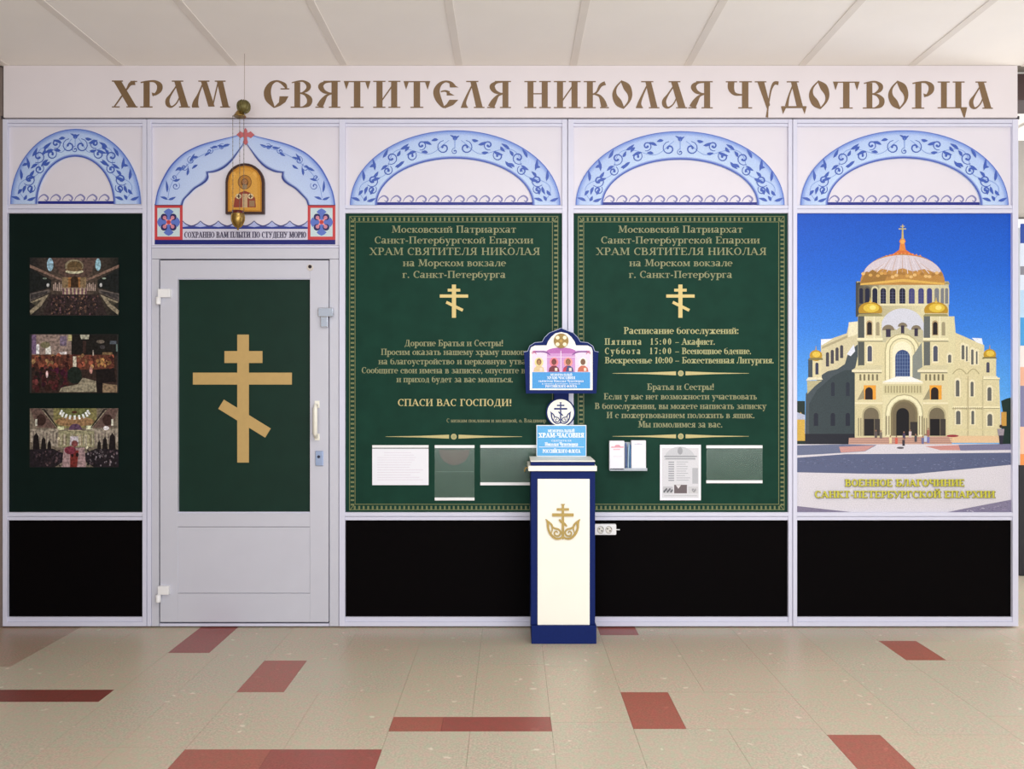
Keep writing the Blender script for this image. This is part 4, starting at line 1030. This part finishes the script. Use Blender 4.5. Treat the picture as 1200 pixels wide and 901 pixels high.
pr = Print(BD + .003, (700, 500, 6)); pr.rect(262, 120, 315, 124, (190, 196, 215)); pr.rect(280, 118, 300, 121, (210, 170, 190)); obj('print', pr, INK, c, kind='stuff')
for k, (xa, xb, col) in enumerate(((734, 733.4, (60, 90, 150)), (736.2, 737, (170, 200, 220)), (738.4, 738.6, (50, 110, 160)))):
    mb = MB(); mb.tube([P(xa, 549, BD + .012), P((xa + xb) / 2, 530, BD + .014), P(xb, 521 + k, BD + .018), P(xb, 518.5 + k, BD + .018)], [.0035, .004, .004, .0015], 8)
    obj('pen', mb, mat('pen_%s' % ('blue', 'clear', 'teal')[k], col, .25), label=('dark blue pen between the card stacks', 'pale clear pen between the card stacks', 'teal pen between the card stacks')[k], cat='pen', group='pens in the leaflet box')

# ------------------------------------------------------------------ cathedral poster
ps = thing('cathedral_poster', (X(1060), WALL, Z(601)), 'large printed poster of a domed cathedral under deep blue sky', 'poster')
mb = MB(); mb.pbox(934, 1187, 249, 601, WALL, 4.399); obj('panel', mb, mat('poster_back', (200, 200, 210), .5), ps)
pr = Print(WALL, (920, 240, 4.286)); CR = (214, 204, 162); CS = (182, 174, 136); SH = (66, 76, 82); DK = (30, 30, 40); LT = (228, 220, 188)
E0, E1 = 58, 1146
sk = [(25, 82, 190), (32, 98, 206), (52, 124, 222), (84, 158, 232), (110, 178, 238)]
for i in range(4): pr.rect(E0, 40 + i * 290, E1, 40 + (i + 1) * 290, sk[i], sk[i + 1])
pr.up()
pr.rect(E0, 985, 100, 1205, (22, 40, 34)); pr.poly([(E0, 1075), (78, 1040), (100, 1072), (100, 1185), (E0, 1185)], (206, 168, 72)); pr.poly([(E0, 1040), (100, 1055), (100, 1078), (E0, 1078)], (178, 184, 205))
pr.poly([(E1, 965), (1115, 972), (1085, 985), (1095, 1050), (1080, 1200), (E1, 1205)], (26, 46, 40)); pr.rect(1085, 1040, 1112, 1110, (196, 150, 70)); pr.up()
# wings
pr.poly([(180, 860), (180, 690), (310, 645), (320, 600), (365, 590), (365, 860)], (206, 196, 160)); pr.poly([(180, 675), (240, 672), (182, 706)], (232, 236, 246)); pr.poly([(320, 590), (365, 585), (365, 650), (318, 665)], LT)
pr.poly([(850, 640), (1000, 704), (1000, 870), (1075, 870), (1087, 1195), (690, 1195), (690, 640)], CR); pr.poly([(938, 668), (988, 670), (994, 702), (960, 690)], (226, 232, 246)); pr.poly([(818, 560), (852, 585), (858, 660), (818, 660)], (214, 206, 166)); pr.up()
for x in (214, 238, 262, 285): pr.arch(x - 9, x + 7, 740 - (x - 214) * .5, 812 - (x - 214) * .6, (70, 66, 74))
pr.poly([(185, 712), (312, 655), (312, 668), (185, 724)], (172, 162, 128)); pr.up()
pr.poly([(100, 1208), (104, 950), (135, 905), (190, 850), (215, 835), (262, 825), (300, 800), (318, 740), (365, 700), (365, 1200)], SH); pr.up()
pr.poly([(120, 1000), (160, 930), (240, 860), (300, 830), (350, 830), (350, 1190), (120, 1190)], (50, 62, 66)); pr.poly([(350, 1150), (100, 1150), (100, 1208), (350, 1204)], (24, 26, 38)); pr.up()
for x in (155, 240, 315):
    pr.arch(x - 11, x + 11, 1045, 1110, (26, 30, 46))
for x in (240, 315): pr.arch(x - 9, x + 9, 890, 960, (34, 40, 54))
pr.poly([(310, 750), (345, 700), (352, 735), (330, 760)], (220, 224, 236)); pr.up()
# left turret
pr.rect(116, 775, 184, 872, CR); pr.rect(116, 775, 138, 872, SH); pr.arch(152, 168, 792, 852, (52, 56, 80)); pr.poly([(105, 882), (190, 878), (182, 866), (116, 866)], LT); pr.poly([(110, 884), (186, 882), (150, 910), (112, 950)], CS); pr.up()
for cx_, cy_ in ((155, 757), (1028, 752)):
    pr.ell(cx_, cy_, 32, 28, (186, 146, 40)); pr.up(); pr.ell(cx_ + 2, cy_ - 6, 20, 15, (222, 190, 74)); pr.stroke([(cx_, cy_ - 26, 6), (cx_, cy_ - 48, 2)], 1, (190, 150, 60)); pr.poly([(cx_ - 38, cy_ + 22), (cx_ + 36, cy_ + 22), (cx_ + 32, cy_ + 12), (cx_ - 34, cy_ + 12)], (120, 112, 70)); pr.up()
pr.rect(1000, 772, 1060, 872, CR); pr.arch(1011, 1027, 790, 842, (70, 70, 90)); pr.poly([(992, 872), (1072, 872), (1064, 860), (998, 860)], LT); pr.up()
# drum
pr.hrect(355, 385, 470, 562, (60, 58, 56), (150, 142, 112)); pr.hrect(470, 385, 700, 562, (176, 168, 132), (216, 208, 168)); pr.hrect(700, 385, 822, 562, (216, 208, 168), (196, 190, 158)); pr.up()
for i, x in enumerate((382, 413, 451, 493, 540, 589, 636, 683, 725, 762, 791, 811)):
    w_ = 13 * math.sin(math.acos(max(-1, min(1, (x - 590) / 250)))) + 2
    pr.arch(x - w_ - 5, x + w_ + 5, 408, 500, (206, 198, 160) if x > 440 else (92, 88, 76)); pr.up(); pr.arch(x - w_, x + w_, 418, 496, ((28, 30, 54) if x < 600 else (66, 66, 120)) if x < 740 else (120, 122, 128)); pr.up()
    if 470 < x < 700:
        for yy in (440, 455, 470, 484): pr.rect(x - w_, yy, x + w_, yy + 1.6, (90, 92, 120))
        pr.rect(x - 1, 420, x + 1, 496, (90, 92, 120))
pr.rect(460, 497, 740, 506, (222, 214, 176)); pr.rect(360, 384, 820, 392, (170, 160, 120)); pr.up()
for i in range(18): x = 372 + i * 26; pr.ell(x, 400, 13, 12, (150, 140, 104) if i > 4 else (70, 66, 56), 0, 180, 8)
pr.up()
# dome
dome = [(590 + 213 * math.cos(a * D2R) * (1.0 if a else 1), 402 - 158 * math.sin(a * D2R) ** .9) for a in range(0, 181, 9)]
pr.poly(dome, (180, 132, 66)); pr.up()
pr.poly([(400, 345)] + [(590 + 196 * math.cos(a * D2R), 352 - 100 * math.sin(a * D2R)) for a in range(170, 9, -10)] + [(772, 340), (700, 322), (640, 334), (590, 318), (540, 332), (480, 320)], (204, 194, 202)); pr.up()
for i in range(15):
    x = 400 + i * 27; top = 352 - 98 * math.sqrt(max(0, 1 - ((x - 590) / 198) ** 2)); pr.stroke([(590 + (x - 590) * .55, top - 2, 1.5), (x, 345, 3.5)], 1, (186, 150, 126) if i % 2 else (222, 216, 224))
pr.poly([(375, 402), (400, 350), (440, 325), (470, 345), (520, 335), (500, 385), (440, 392)], (150, 110, 52)); pr.up()
for i in range(22):
    x = 392 + i * 18.5; pr.ell(x, 352 - 10 * math.sin((i + .5) * 1.3), 10, 8, R.choice([(206, 160, 86), (158, 114, 58), (220, 180, 116), (196, 142, 74)]), n=8)
pr.up(); pr.poly([(378, 395), (590, 372), (800, 392), (800, 402), (590, 386), (378, 404)], (214, 172, 86)); pr.up()
pr.poly([(505, 262), (545, 245), (575, 225), (605, 225), (635, 245), (682, 264), (660, 258), (590, 246), (525, 258)], (206, 110, 56)); pr.up()
for i in range(10): pr.ell(508 + i * 19, 258 - 14 * math.sin(math.pi * (i + .3) / 10), 4, 4, (226, 150, 90), n=6)
pr.poly([(572, 230), (578, 192), (572, 185), (580, 170), (600, 170), (606, 185), (600, 192), (606, 230)], (216, 132, 62)); pr.up(); pr.stroke([(590, 172, 12), (590, 98, 5)], 1, (190, 170, 110)); pr.rect(570, 118, 608, 124, (190, 176, 120)); pr.rect(578, 106, 601, 110, (190, 176, 120)); pr.ell(590, 185, 11, 11, (232, 170, 90)); pr.up()
# main block
pr.poly([(365, 560), (850, 560), (855, 650), (840, 1195), (350, 1195), (350, 830), (365, 760)], (214, 206, 164)); pr.up()
pr.poly([(486, 690)] + [(590 + 108 * math.cos(a * D2R), 612 - 92 * math.sin(a * D2R)) for a in range(180, -1, -12)] + [(694, 690)], (204, 206, 218)); pr.up(); pr.poly([(486, 690), (486, 630), (518, 606), (560, 628), (590, 600), (628, 630), (660, 604), (694, 632), (694, 690)], (190, 184, 152)); pr.up()
for x, y, r in ((518, 640, 24), (590, 622, 17), (658, 636, 18)): pr.ell(x, y - 10, r + 7, r + 4, (128, 116, 96), 0, 180); pr.rect(x - r * .5, y - 16, x + r * .5, y + 24, (54, 46, 66)); pr.up()
# central gable and great window
pr.poly([(490, 880)] + [(585 + 96 * math.cos(a * D2R), 735 - 88 * math.sin(a * D2R)) for a in range(180, -1, -12)] + [(690, 880)], CR); pr.up()
for r, c in ((88, (176, 168, 128)), (82, (232, 224, 184)), (66, (180, 172, 134)), (60, (226, 218, 178)), (48, (236, 230, 200))): pr.arch(588 - r, 588 + r, 733 - r, 880, c); pr.up()
pr.poly([(640, 760), (686, 690), (692, 880), (640, 870)], (130, 136, 130)); pr.up(); pr.arch(553, 627, 728, 868, (52, 72, 120)); pr.up()
for x in (565, 577, 590, 602, 615): pr.rect(x - .8, 736, x + .8, 866, (120, 140, 170))
for y in (752, 770, 788, 806, 824, 842, 858): pr.rect(554, y, 626, y + 1.6, (120, 140, 170))
pr.up()
# towers
for ox in (0, 330):
    pr.rect(368 + ox, 556, 485 + ox, 672, (214, 206, 166)); pr.up(); pr.rect(366 + ox, 560, 398 + ox, 820, (80, 84, 80) if ox == 0 else (96, 100, 98)); pr.rect(398 + ox, 560, 404 + ox, 670, LT); pr.rect(444 + ox, 560, 450 + ox, 670, LT)
    pr.arch(408 + ox, 438 + ox, 580, 656, (176, 150, 110)); pr.arch(456 + ox, 474 + ox, 588, 656, (156, 146, 116)); pr.up(); pr.arch(412 + ox, 435 + ox, 588, 652, (36, 28, 30)); pr.up()
    pr.poly([(362 + ox, 560), (372 + ox, 548), (482 + ox, 548), (490 + ox, 560)], (150, 142, 96)); pr.up()
    g1 = [(428 + ox + 60 * math.cos(a * D2R), 530 - 42 * math.sin(a * D2R)) for a in range(-20, 201, 10)]; pr.poly(g1, (178, 138, 38)); pr.up(); pr.ell(432 + ox, 518, 40, 22, (216, 184, 66)); pr.up(); pr.ell(440 + ox, 516, 16, 12, (240, 216, 116)); pr.stroke([(428 + ox, 490, 8), (428 + ox, 465, 2)], 1, (206, 180, 90)); pr.ell(428 + ox, 488, 7, 6, (214, 180, 80)); pr.up()
    pr.rect(362 + ox, 668, 490 + ox, 682, (232, 224, 186)); pr.rect(362 + ox, 682, 490 + ox, 688, (150, 144, 112)); pr.rect(398 + ox, 688, 490 + ox, 822, CR); pr.up(); pr.arch(408 + ox, 440 + ox, 700, 795, LT); pr.up(); pr.arch(414 + ox, 436 + ox, 708, 786, (78, 80, 98)); pr.up()
    pr.poly([(335 + ox, 830), (372 + ox, 806), (490 + ox, 806), (480 + ox, 830)], (206, 198, 160)); pr.rect(335 + ox, 828, 485 + ox, 840, LT); pr.rect(345 + ox, 840, 485 + ox, 846, (140, 134, 104)); pr.up()
    pr.rect(350 + ox, 846, 488 + ox, 1000, CR); pr.up()
    for x in (378, 398, 420, 440, 462): pr.arch(x + ox - 5, x + ox + 5, 850, 882, (120, 112, 86))
    pr.rect(395 + ox, 906, 456 + ox, 978, (226, 158, 56)); pr.rect(350 + ox, 992, 488 + ox, 1000, LT); pr.poly([(362 + ox, 980), (395 + ox, 920), (398 + ox, 975)], (150, 142, 112)); pr.up(); pr.arch(402 + ox, 440 + ox, 916, 978, (36, 22, 18)); pr.up()
    pr.rect(352 + ox, 1000, 490 + ox, 1195, (208, 198, 156)); pr.up(); pr.arch(386 + ox, 478 + ox, 1008, 1160, (178, 168, 132)); pr.up(); pr.arch(394 + ox, 470 + ox, 1018, 1160, (112, 102, 80)); pr.up(); pr.rect(398 + ox, 1075, 446 + ox, 1160, (22, 16, 18)); pr.rect(450 + ox, 1075, 476 + ox, 1160, (60, 54, 50))
    for x in (366, 378): pr.rect(x + ox, 1070, x + ox + 5, 1160, (130, 122, 96))
    pr.up()
# porch
pr.poly([(486, 890), (560, 862), (630, 862), (694, 890)], (236, 236, 232)); pr.rect(494, 890, 690, 954, (206, 198, 156)); pr.up()
for i in range(13): pr.arch(500 + i * 14.6, 508 + i * 14.6, 908, 944, (164, 154, 116))
pr.rect(490, 890, 692, 900, LT); pr.rect(490, 954, 692, 1195, (218, 210, 170)); pr.up()
for r, c in ((96, (176, 168, 132)), (90, (232, 226, 190)), (74, (206, 198, 158)), (68, (128, 116, 86)), (58, (112, 100, 76))): pr.arch(598 - r, 598 + r, 1046 - r, 1160, c); pr.up()
pr.arch(558, 622, 1020, 1158, (16, 12, 16)); pr.rect(628, 1090, 664, 1158, (50, 44, 42)); pr.up()
for x in (506, 518, 672, 684): pr.rect(x, 1060, x + 6, 1155, (140, 130, 100))
# right facade details
for x0, x1, y0, y1 in ((857, 875, 880, 962), (931, 946, 888, 962), (1016, 1036, 916, 984), (858, 880, 1034, 1102), (935, 949, 1034, 1102), (1016, 1040, 1050, 1110), (886, 900, 704, 776), (934, 946, 726, 802), (908, 916, 710, 785), (958, 966, 735, 800), (818, 834, 752, 792)):
    pr.arch(x0 - 7, x1 + 7, y0 - 12, y1 + 4, LT); pr.up(); pr.arch(x0, x1, y0, y1, (96, 96, 92)); pr.up()
for x0, x1 in ((840, 910), (915, 975)):
    a_ = [(x0 + (x1 - x0) * i / 10, 850 - 26 * math.sin(math.pi * i / 10)) for i in range(11)]; pr.stroke(a_, 5, (176, 166, 126))
for y in (868, 1012): pr.rect(995 if y < 900 else 840, y, 1078, y + 8, (236, 228, 190)); pr.rect(995 if y < 900 else 840, y + 8, 1078, y + 11, (150, 142, 110))
for i in range(14): pr.rect(842 + i * 11, 1016, 847 + i * 11, 1028, (170, 160, 124))
pr.rect(915, 860, 921, 1190, (190, 178, 140)); pr.rect(990, 860, 995, 1190, (196, 186, 148)); pr.rect(820, 1128, 1085, 1133, (214, 204, 158)); pr.rect(820, 1160, 1086, 1195, (222, 190, 150))
pr.up()
# steps, square, people
pr.poly([(320, 1170), (820, 1162), (840, 1206), (318, 1206)], (190, 150, 134)); pr.up()
for y in (1172, 1182, 1192): pr.rect(322, y, 838, y + 2.4, (156, 118, 106))
pr.rect(E0, 1202, E1, 1550, (212, 208, 216)); pr.up()
pr.poly([(E0, 1208), (300, 1202), (460, 1206), (400, 1238), (180, 1252), (E0, 1258)], (104, 112, 140)); pr.poly([(270, 1215), (450, 1208), (400, 1236), (280, 1244)], (196, 146, 142)); pr.poly([(700, 1212), (870, 1206), (880, 1232), (780, 1232)], (198, 140, 134)); pr.poly([(870, 1205), (E1, 1200), (E1, 1230), (880, 1234)], (120, 118, 148)); pr.up()
pr.poly([(E0, 1270), (300, 1252), (600, 1250), (E1, 1244), (E1, 1304), (900, 1328), (640, 1352), (400, 1350), (E0, 1343)], (88, 96, 128)); pr.up()
for i in range(260): x = R.uniform(E0 + 6, E1 - 8); y = R.uniform(1272, 1300 + 40 * (1 - abs(x - 590) / 560)); pr.rect(x, y, x + R.uniform(3, 12), y + 2, R.choice([(106, 114, 148), (76, 84, 112), (128, 136, 164), (96, 92, 120)]))
pr.poly([(E0, 1512), (200, 1528), (400, 1550), (E0, 1550)], (126, 118, 142)); pr.poly([(780, 1550), (900, 1525), (E1, 1478), (E1, 1550)], (128, 122, 148)); pr.up()
for i in range(40): x = R.uniform(900, 1140); y = R.uniform(1552 - (x - 800) * .2, 1545); pr.rect(x, y, min(x + R.uniform(4, 12), E1), y + 3, R.choice([(150, 140, 170), (104, 100, 130), (190, 186, 200)]))
for x, y, c in ((528, 1178, (226, 206, 160)), (558, 1180, (206, 96, 80)), (596, 1158, (70, 60, 90)), (594, 1190, (60, 52, 60)), (627, 1148, (210, 190, 190)), (690, 1180, (110, 110, 150)), (704, 1170, (190, 200, 220)), (718, 1176, (120, 120, 180)), (718, 1140, (160, 100, 90)), (455, 1150, (90, 80, 80)), (480, 1152, (120, 110, 100)), (655, 1170, (70, 70, 80))):
    pr.ell(x, y - 16, 4, 5, (150, 110, 90), n=7); pr.poly([(x - 7, y - 10), (x + 7, y - 10), (x + 6, y + 20), (x - 6, y + 20)], c)
pr.ell(1083, 1112, 8, 9, (60, 44, 40), n=8); pr.poly([(1064, 1125), (1100, 1125), (1096, 1160), (1070, 1160)], (150, 140, 150)); pr.poly([(1072, 1158), (1096, 1158), (1092, 1202), (1076, 1202)], (46, 44, 60)); pr.ell(578, 1220, 18, 5, (90, 84, 90)); pr.ell(840, 1160, 30, 6, (150, 50, 60)); pr.up()
obj('cathedral_picture', pr, GLOSS, ps)
for s, x0, x1, b in (('ВОЕННОЕ БЛАГОЧИНИЕ', 300, 902, 1412), ('САНКТ-ПЕТЕРБУРГСКОЙ ЕПАРХИИ', 148, 1054, 1470)):
    pr = Print(WALL - .010, (920, 240, 4.286)); text(pr, s, x0 + 2, x1 + 2, b + 3, 34, (128, 120, 52), T=.3, t=.17); pr.up(); text(pr, s, x0, x1, b, 34, (202, 198, 62), T=.22, t=.1)
    obj('text_line', pr, INK, ps, kind='stuff')

# ------------------------------------------------------------------ power strip on the wall behind the stand
t = thing('power_strip', (X(700), WALL, Z(627)), 'white power socket strip on the black panel behind the stand', 'power strip')
mb = MB(); mb.pbox(668, 722.5, 614.2, 627.2, WALL - .026, WALL, .008); obj('body', mb, M_white, t)
for x in (683, 703.8, 713.4):
    pr = Print(WALL - .026); pr.n = 3; pr.ell(x, 620.8, 4, 4.4, (170, 166, 160)); pr.up(); pr.ell(x, 620.8, 3.2, 3.6, (225, 222, 214)); pr.up(); pr.ell(x - 1.5, 619.6, .9, .9, (40, 34, 30), n=8); pr.ell(x + 1.5, 622, .9, .9, (40, 34, 30), n=8); pr.stroke([(x + 2, 617.4), (x + 3.4, 620)], .7, (60, 50, 44))
    obj('socket', pr, INK, t)
mb = MB(); c = P(722, 620.6, WALL - .018); mb.tube([c, (c[0] + .02, c[1], c[2])], .003, 8); obj('cable_stub', mb, M_white, t)

# ------------------------------------------------------------------ blue and white donation stand
st = thing('donation_stand', (X(660, 4.2), 4.22, 0), 'navy blue and cream donation stand with gold anchor cross emblem before the partition', 'stand')
BK = 4.352


def sb(name, x0, x1, y0, y1, d0, d1, m, parent=None, bev=.003, z0=None, z1=None, label=None):
    mb = MB(); mb.box(X(x0, d0), X(x1, d0), d0, d1, Z(y1, d0) if z0 is None else z0, Z(y0, d0) if z1 is None else z1, bev); return obj(name, mb, m, parent or st, label=label)


zb = Z(733, 4.09)
sb('base', 622.8, 699, 733, 754.6, 4.09, BK, M_blue, z0=0, z1=zb)
zt = Z(551.8, 4.104)
body = sb('body', 622.2, 697.4, 551.8, 733, 4.104, BK, M_blue, z0=zb, z1=zt)
sb('front_panel', 630, 691, 561.2, 732.4, 4.098, 4.106, M_cream, bev=.0015, z0=zb + .001)
zl = Z(546, 4.092)
sb('lid', 619, 699.6, 546, 551.8, 4.092, BK, M_cream, z0=zt, z1=zl)
zc_ = Z(541, 4.106)
sb('cap_band', 622, 697, 541, 546, 4.106, BK, M_blue, z0=zl, z1=zc_)
zd = zc_ + .006
sb('cap', 621.6, 697.4, 539, 541, 4.1, BK + .004, M_cream, z0=zc_, z1=zd, bev=.002)
mb = MB(); mb.tube([(X(619, 4.2) - .002, 4.2, zl - .02), (X(617, 4.2) - .006, 4.2, zl - .02), (X(616, 4.2) - .006, 4.2, zl - .04)], .004, 8); obj('hook', mb, M_brass, st)


def emblem(pr, cx, cy, k, col, col2):
    """anchor-shaped cross with scrolled flukes; k scales a 42 px wide drawing"""
    S = lambda pts: [(cx + x * k, cy + y * k, w * k) for x, y, w in pts]
    pr.stroke(S([(0, -20.5, 2.6), (0, 18, 3)]), 1, col); pr.poly([(cx - 2.6 * k, cy - 21 * k), (cx + 2.6 * k, cy - 21 * k), (cx, cy - 18 * k)], col)
    pr.stroke(S([(-7.3, -14.6, 2.8), (7.3, -14.6, 2.8)]), 1, col); pr.stroke(S([(-12.8, -8, 3.6), (12.8, -8, 3.6)]), 1, col); pr.stroke(S([(-4.4, -2.6, 1.6), (-2, 0, 3), (2, 3, 3), (4.8, 5.6, 1.6)]), 1, col, smooth=3)
    for g in (-1, 1):
        T_ = lambda pts: S([(g * x, y, w) for x, y, w in pts])
        pr.stroke(T_([(20.5, -3, .6), (18, 1, 3), (17.6, 8, 2.6), (14.6, 15, 2.8), (9, 20, 2.6), (3, 20, 2.2), (0, 17, 2)]), 1, col, smooth=4)
        pr.stroke(T_([(18, -1, 1), (13.5, 4, 2.4), (12.6, 9, 1.6), (14, 14, 1)]), 1, col, smooth=4)
        pr.stroke(T_([(13.8, 5, 1), (10, 8, 2.2), (5, 9.4, 2), (2.6, 13, 2), (5, 17, 2), (9.4, 16.4, 1.8), (10, 12.8, 1.6), (7.4, 11.6, 1.4), (6.4, 13.6, 1.2)]), 1, col, smooth=4)
    pr.poly([(cx, cy + 15 * k), (cx + 2.4 * k, cy + 18.6 * k), (cx, cy + 21.4 * k), (cx - 2.4 * k, cy + 18.6 * k)], col2)


# gold relief emblem: the drawn shape is pushed out of the panel
pr = Print(4.098, step=.0); emblem(pr, 659.6, 611, .98, (168, 140, 70), (206, 190, 130)); em = obj('emblem', pr, mat('emblem_gold', (166, 140, 72), .35, .3, .3, 200), st, label='gold anchor shaped cross emblem')
so = em.modifiers.new('thickness', 'SOLIDIFY'); so.thickness = .005; so.offset = 1; em.location.y -= .0015
# post carrying the upper signs
sb('post', 649.4, 666.6, 461, 535, 4.346, 4.362, M_blue, bev=.002, z0=zd, z1=Z(440, 4.346))
# light blue plate on the cap
PD = 4.336
pl = sb('name_plate', 628.6, 687.2, 498, 534.6, PD, PD + .01, mat('plate_edge', (235, 240, 245), .4), bev=.0015, z0=zd)
pr = Print(PD); pr.rect(629.4, 499, 686.4, 534, (92, 176, 232)); pr.up(); Wt = (238, 246, 252)
text(pr, 'МЕМОРИАЛЬНЫЙ', 642, 673.4, 506.4, 3.2, Wt, T=.2, t=.13); text(pr, 'ХРАМ-ЧАСОВНЯ', 631, 684.4, 512.6, 5.4, Wt, T=.26, t=.14); text(pr, 'святителя', 646, 669.6, 517.4, 2.8, Wt, T=.16, t=.1)
text(pr, 'Николая Чудотворца', 638.6, 677.4, 522.4, 4.2, Wt, T=.2, t=.12); pr.rect(631.5, 523.4, 684.4, 524, Wt); text(pr, 'РОССИЙСКОГО ФЛОТА', 636, 680, 530.6, 4.2, Wt, T=.22, t=.12)
obj('plate_print', pr, INK, pl)
# round emblem disc
mb = MB(); mb.ycyl(P(657, 483.4, 4.341), X(17.2 + 600, 4.341), 4.341, 4.347, 40); dk = obj('disc', mb, M_blue, st)
mb = MB(); mb.ycyl(P(657, 483.4, 4.338), X(15.6 + 600, 4.338), 4.338, 4.342, 40); obj('disc_face', mb, M_cream, dk)
pr = Print(4.338); pr.n = 2; emblem(pr, 657, 483.8, .6, (30, 48, 112), (30, 48, 112)); obj('disc_emblem', pr, INK, dk)
# upper board
UD = 4.285
cxu = 657.7
half = [(0, 384), (8, 387.4), (14, 389.6), (19.4, 395), (22.4, 400.2), (31, 401), (37, 405), (39.4, 411.2), (43.8, 412), (43.4, 414), (41.2, 461)]
pts = [(cxu + x, y) for x, y in half] + [(cxu - x, y) for x, y in half[::-1][:-1]]
mb = MB(); mb.prism(pts, UD, 4.352); ub = obj('sign_box', mb, M_blue, st)
pr = Print(UD); pr.n = 2
ring = [(x * 1.0, y) for x, y in half]
e_ = [(cxu + x, y) for x, y in half]; e2 = [(cxu - x, y) for x, y in half]
for e in (e_, e2): pr.stroke([(a, b + .4) for a, b in e[:9]], .6, (170, 180, 210))
ih = [(0, 389), (7, 390.6), (12, 395), (15.6, 400), (17.2, 404.6), (31, 404.8), (35.4, 407), (36.8, 411), (36.8, 457)]
pr.poly([(cxu + x, y) for x, y in ih] + [(cxu - x, y) for x, y in ih[::-1][:-1]], (246, 244, 236)); pr.up()
pr.rect(623.6, 409.8, 691.6, 436, (236, 218, 238)); pr.rect(623.6, 436, 691.6, 455.2, (66, 156, 224)); pr.up()
pr.ell(657.6, 412.5, 17.5, 5.4, (184, 104, 180)); pr.poly([(641, 414), (674, 414), (674, 436), (641, 436)], (206, 150, 206)); pr.up()
for g in (-1, 1): pr.stroke([(cxu + g * x, y, w_) for x, y, w_ in ((13, 416, 1), (18, 412.6, 2), (26, 412, 1.6), (33, 412.4, 2.6))], 1, (132, 74, 148), smooth=3); pr.stroke([(cxu + g * x, y) for x, y in ((29, 415), (33, 411.5), (34, 414.5), (30, 411))], .8, (190, 90, 130), smooth=3)
pr.rect(656.9, 411, 657.7, 436, (240, 232, 240)); pr.rect(640, 418, 675, 418.6, (236, 220, 236)); pr.up()
for x, halo, robe, face in ((631.6, (238, 218, 150), (222, 196, 150), (176, 130, 80)), (649.2, (232, 130, 140), (112, 30, 44), (120, 60, 44)), (665.8, (236, 150, 140), (52, 66, 116), (150, 100, 60)), (683.2, (240, 236, 230), (198, 104, 80), (120, 84, 60))):
    pr.ell(x, 424.4, 5.2, 5.6, halo, n=14); pr.up(); pr.poly([(x - 6.4, 435.6), (x - 5.4, 431), (x - 2, 428.4), (x + 2, 428.4), (x + 5.4, 431), (x + 6.4, 435.6)], robe); pr.up(); pr.ell(x, 424, 3, 3.8, robe if x == 649.2 else (120, 80, 50), n=10); pr.up(); pr.ell(x, 424.6, 2, 2.7, face, n=10); pr.up()
    pr.rect(x + 1, 431, x + 4, 434.6, (236, 214, 200)); pr.ell(x - .7, 424.2, .35, .3, (30, 20, 20), n=5); pr.ell(x + .7, 424.2, .35, .3, (30, 20, 20), n=5)
    if x == 665.8: pr.poly([(x - 6.4, 435.4), (x - 5, 431), (x - 1, 429), (x - 3, 435.4)], (196, 44, 70))
pr.up()
text(pr, 'МЕМОРИАЛЬНЫЙ', 645, 670.6, 440.4, 2.6, Wt, T=.18, t=.1); text(pr, 'ХРАМ-ЧАСОВНЯ', 641, 674, 444.2, 3.2, Wt, T=.22, t=.12); text(pr, 'святителя Николая Чудотворца', 631, 684, 447.6, 2.7, Wt, T=.18, t=.1); text(pr, 'в память погибших моряков', 635, 680, 450.4, 1.9, Wt, T=.16, t=.1); text(pr, 'РОССИЙСКОГО ФЛОТА', 639, 676, 454, 2.8, Wt, T=.22, t=.12)
obj('sign_print', pr, INK, ub)
mb = MB(); c = P(657.6, 399.4, UD); mb.ycyl(c, .0395, UD - .006, UD, 28); md = obj('medallion', mb, mat('medallion_gold', (140, 112, 52), .4, .3, .2, 80), ub, label='round gold medallion with four cream circles')
pr = Print(UD - .006); pr.n = 2
for x, y in ((-4.2, -3.8), (4.2, -3.8), (-4.2, 4), (4.2, 4)): pr.ell(657.6 + x, 399.4 + y, 2.3, 2.2, (250, 240, 205), n=12)
pr.ell(657.6, 399.4, 1.8, 1.8, (186, 150, 70), n=10); obj('medallion_spots', pr, INK, md)
